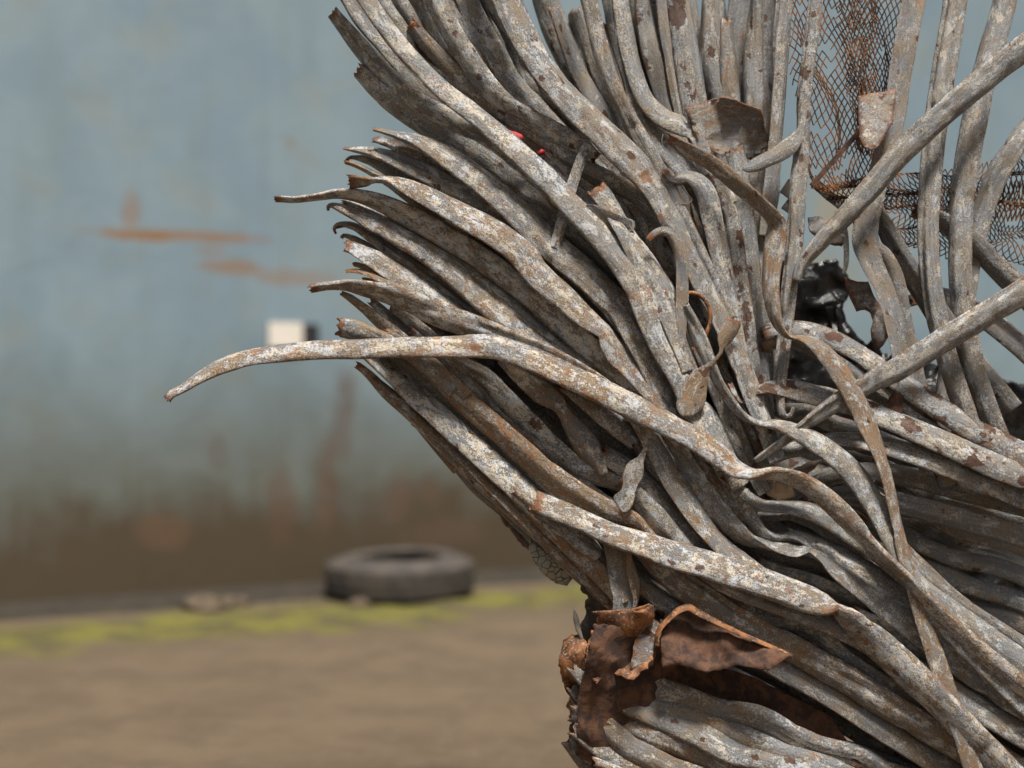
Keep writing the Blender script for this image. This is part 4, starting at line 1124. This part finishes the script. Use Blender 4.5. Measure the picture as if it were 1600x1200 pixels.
# ---- thin wires: bars along polylines
def wire(name, label, cat, pts3, r, mat, sides=6, parent=None, link=True):
    verts = []; faces = []
    n = len(pts3)
    for i, p in enumerate(pts3):
        T_ = (pts3[min(i + 1, n - 1)] - pts3[max(i - 1, 0)]).normalized()
        a = T_.cross(Vector((0.3, 1, 0.2))).normalized(); b = T_.cross(a)
        rr = r * (1 + 0.15 * noise.noise(p * 60))
        for j in range(sides):
            th = 2 * math.pi * j / sides
            verts.append(p + a * (rr * math.cos(th)) + b * (rr * math.sin(th)))
    for i in range(n - 1):
        for j in range(sides):
            faces.append((i * sides + j, i * sides + (j + 1) % sides, (i + 1) * sides + (j + 1) % sides, (i + 1) * sides + j))
    faces.append(tuple(range(sides))[::-1]); faces.append(tuple((n - 1) * sides + j for j in range(sides)))
    if not link: return verts, faces
    org = pts3[n // 2].copy()
    o = link_mesh(name, [v - org for v in verts], faces, mat, parent)
    o.location = org
    if parent is None: tag(o, label, cat)
    return o
def poly(s, layer):
    pts = parse(' '.join(t + ',1' if t.count(',') == 1 else t for t in s.split()))
    out = []
    for i in range(len(pts) - 1):
        for j in range(6):
            c = catmull(pts[max(i - 1, 0)][:2], pts[i][:2], pts[i + 1][:2], pts[min(i + 2, len(pts) - 1)][:2], j / 6)
            out.append(P(c[0], c[1], D0 + layer * 0.022))
    out.append(P(pts[-1][0], pts[-1][1], D0 + layer * 0.022))
    return out
wire('rusty_wire', 'thick rusty wire bowing out beside the orange-tipped strap', 'wire', poly("1070,462 1076,458 1088,459 1100,467 1108,482 1110,498 1107,512 1102,526 1098,545", 0.9), 0.0038, M_RUST, 8)
wire('thin_strip', 'fine bent metal thread hanging inside the arch of the knobbed tube', 'wire', poly("1062,287 1070,298 1078,308 1081,313 1076,318 1066,319", 1.4), 0.0011, M_GREYMET)
wire('thin_strip', 'thin hooked thread at the top left of the gaping tube', 'wire', poly("1036,210 1034,222 1038,232 1044,236", 1.4), 0.001, M_GREYMET)
# coil spring
sp = []
ca = P(1340, 808, D0 + 0.045); cb = P(1378, 762, D0 + 0.045)
ax = (cb - ca).normalized(); e1 = ax.cross(Vector((0, 1, 0))).normalized(); e2 = ax.cross(e1)
for i in range(6 * 18 + 1):
    t = i / (6 * 18); th = i / 18 * 2 * math.pi
    sp.append(ca.lerp(cb, t) + (e1 * math.cos(th) + (e2 * 0.75 + ax * 0.3) * math.sin(th)) * 0.0175)
wire('coil_spring', 'small rusty coil spring lodged between tubes at the right edge', 'spring', sp, 0.0019, M_BROWNSH, 7)

# ---- rusty wire mesh basket at the upper right
def lattice(corner, nu, nv, dep, r, seed, squeeze):
    """diamond mesh over a bilinear patch given in pixels"""
    (x00, y00), (x10, y10), (x11, y11), (x01, y01) = corner
    def pos(u, v):
        x = (x00 * (1 - u) + x10 * u) * (1 - v) + (x01 * (1 - u) + x11 * u) * v
        y = (y00 * (1 - u) + y10 * u) * (1 - v) + (y01 * (1 - u) + y11 * u) * v
        x += noise.noise(Vector((u * 4, v * 4, seed))) * squeeze + noise.noise(Vector((u * 17, v * 17, seed))) * 2.0
        y += noise.noise(Vector((u * 4, v * 4, seed + 5))) * squeeze
        d = D0 + (dep + 3.0 * math.sin(u * 3.1) + 2.5 * noise.noise(Vector((u * 3, v * 3, seed + 8)))) / 100
        return P(x, y, d)
    V = []; F = []
    def bar(a, b):
        if a == b: return
        t = (b - a).normalized(); s_ = t.cross(Vector((0, 1, 0)))
        if s_.length < 1e-4: return
        s_.normalize(); n_ = t.cross(s_)
        i0 = len(V)
        for p in (a, b):
            for c, s in ((1, 0), (0, 1.3), (-1, 0), (0, -1.3)):
                V.append(p + s_ * (r * c) + n_ * (r * s))
        for j in range(4):
            F.append((i0 + j, i0 + (j + 1) % 4, i0 + 4 + (j + 1) % 4, i0 + 4 + j))
    for i in range(nu):
        for j in range(nv):
            if noise.noise(Vector((i * .35, j * .35, seed + 20))) > 0.48: continue
            # hexagon-like diamond cell
            c = [((i + (0.5 if j % 2 else 0)) / nu, j / nv), ((i + 0.5 + (0.5 if j % 2 else 0)) / nu, (j + 1) / nv),
                 ((i + (0.5 if j % 2 else 0) - 0.5) / nu, (j + 1) / nv)]
            a = pos(*c[0]); b = pos(*c[1]); d = pos(*c[2])
            bar(a, b); bar(a, d)
    return V, F
root = bpy.data.objects.new('wire_basket', None)
scene.collection.objects.link(root)
root.location = P(1300, 280, D0 + 0.10)
tag(root, 'rusty diamond wire mesh on a bent bar frame at the upper right', 'wire mesh')
def under(o):
    o.location = o.location - root.location
    return o
V_, F_ = lattice([(1205, -80), (1380, -80), (1362, 300), (1272, 292)], 16, 40, 10, 0.0011, 3, 16)
under(link_mesh('mesh_panel', V_, F_, M_RUST, root, smooth=False))
V_, F_ = lattice([(1285, 292), (1700, 235), (1700, 350), (1300, 318)], 55, 14, 12, 0.0010, 13, 24)
under(link_mesh('mesh_panel', V_, F_, M_RUST, root, smooth=False))
V_, F_ = lattice([(1372, 300), (1700, 280), (1700, 430), (1378, 385)], 46, 17, 14, 0.0010, 23, 22)
under(link_mesh('mesh_panel', V_, F_, M_RUST, root, smooth=False))
V_, F_ = lattice([(1300, -80), (1430, -80), (1390, 280), (1335, 230)], 16, 42, 12, 0.0011, 33, 14)
under(link_mesh('mesh_panel', V_, F_, M_RUSTDARK, root, smooth=False))
def barpx(name, a, b, wpx, layer_cm, mat):
    p = P(*a, D0 + layer_cm / 100); q = P(*b, D0 + layer_cm / 100)
    t = (q - p).normalized(); s = t.cross(Vector((0, 1, 0))).normalized() * (wpx * D0 / FPX / 2); n = t.cross(s).normalized() * 0.004
    vs = []
    m = 10
    for i in range(m + 1):
        c = p.lerp(q, i / m) + Vector((0, 0, 1)) * noise.noise(Vector((i * .4, wpx, 1))) * 0.0015
        for u, w in ((1, 1), (-1, 1), (-1, -1), (1, -1)):
            vs.append(c + s * u + n * w)
    fs = [(i * 4 + j, i * 4 + (j + 1) % 4, i * 4 + 4 + (j + 1) % 4, i * 4 + 4 + j) for i in range(m) for j in range(4)]
    fs += [(0, 1, 2, 3), tuple(m * 4 + j for j in range(4))]
    return under(link_mesh(name, vs, fs, mat, root, smooth=False))
barpx('frame_bar', (1268, 290), (1372, 172), 8, 8.2, M_RUSTDARK)
barpx('frame_bar', (1272, 286), (1335, 338), 15, 15.5, M_DARKMET)
barpx('frame_bar', (1335, 338), (1360, 395), 12, 15.5, M_DARKMET)
barpx('frame_bar', (1268, 292), (1360, 290), 5, 13.0, M_RUST)
barpx('frame_bar', (1225, 290), (1240, 300), 26, 14.0, M_DARKMET)
barpx('frame_bar', (1226, 318), (1242, 330), 18, 14.4, M_DARKMET)
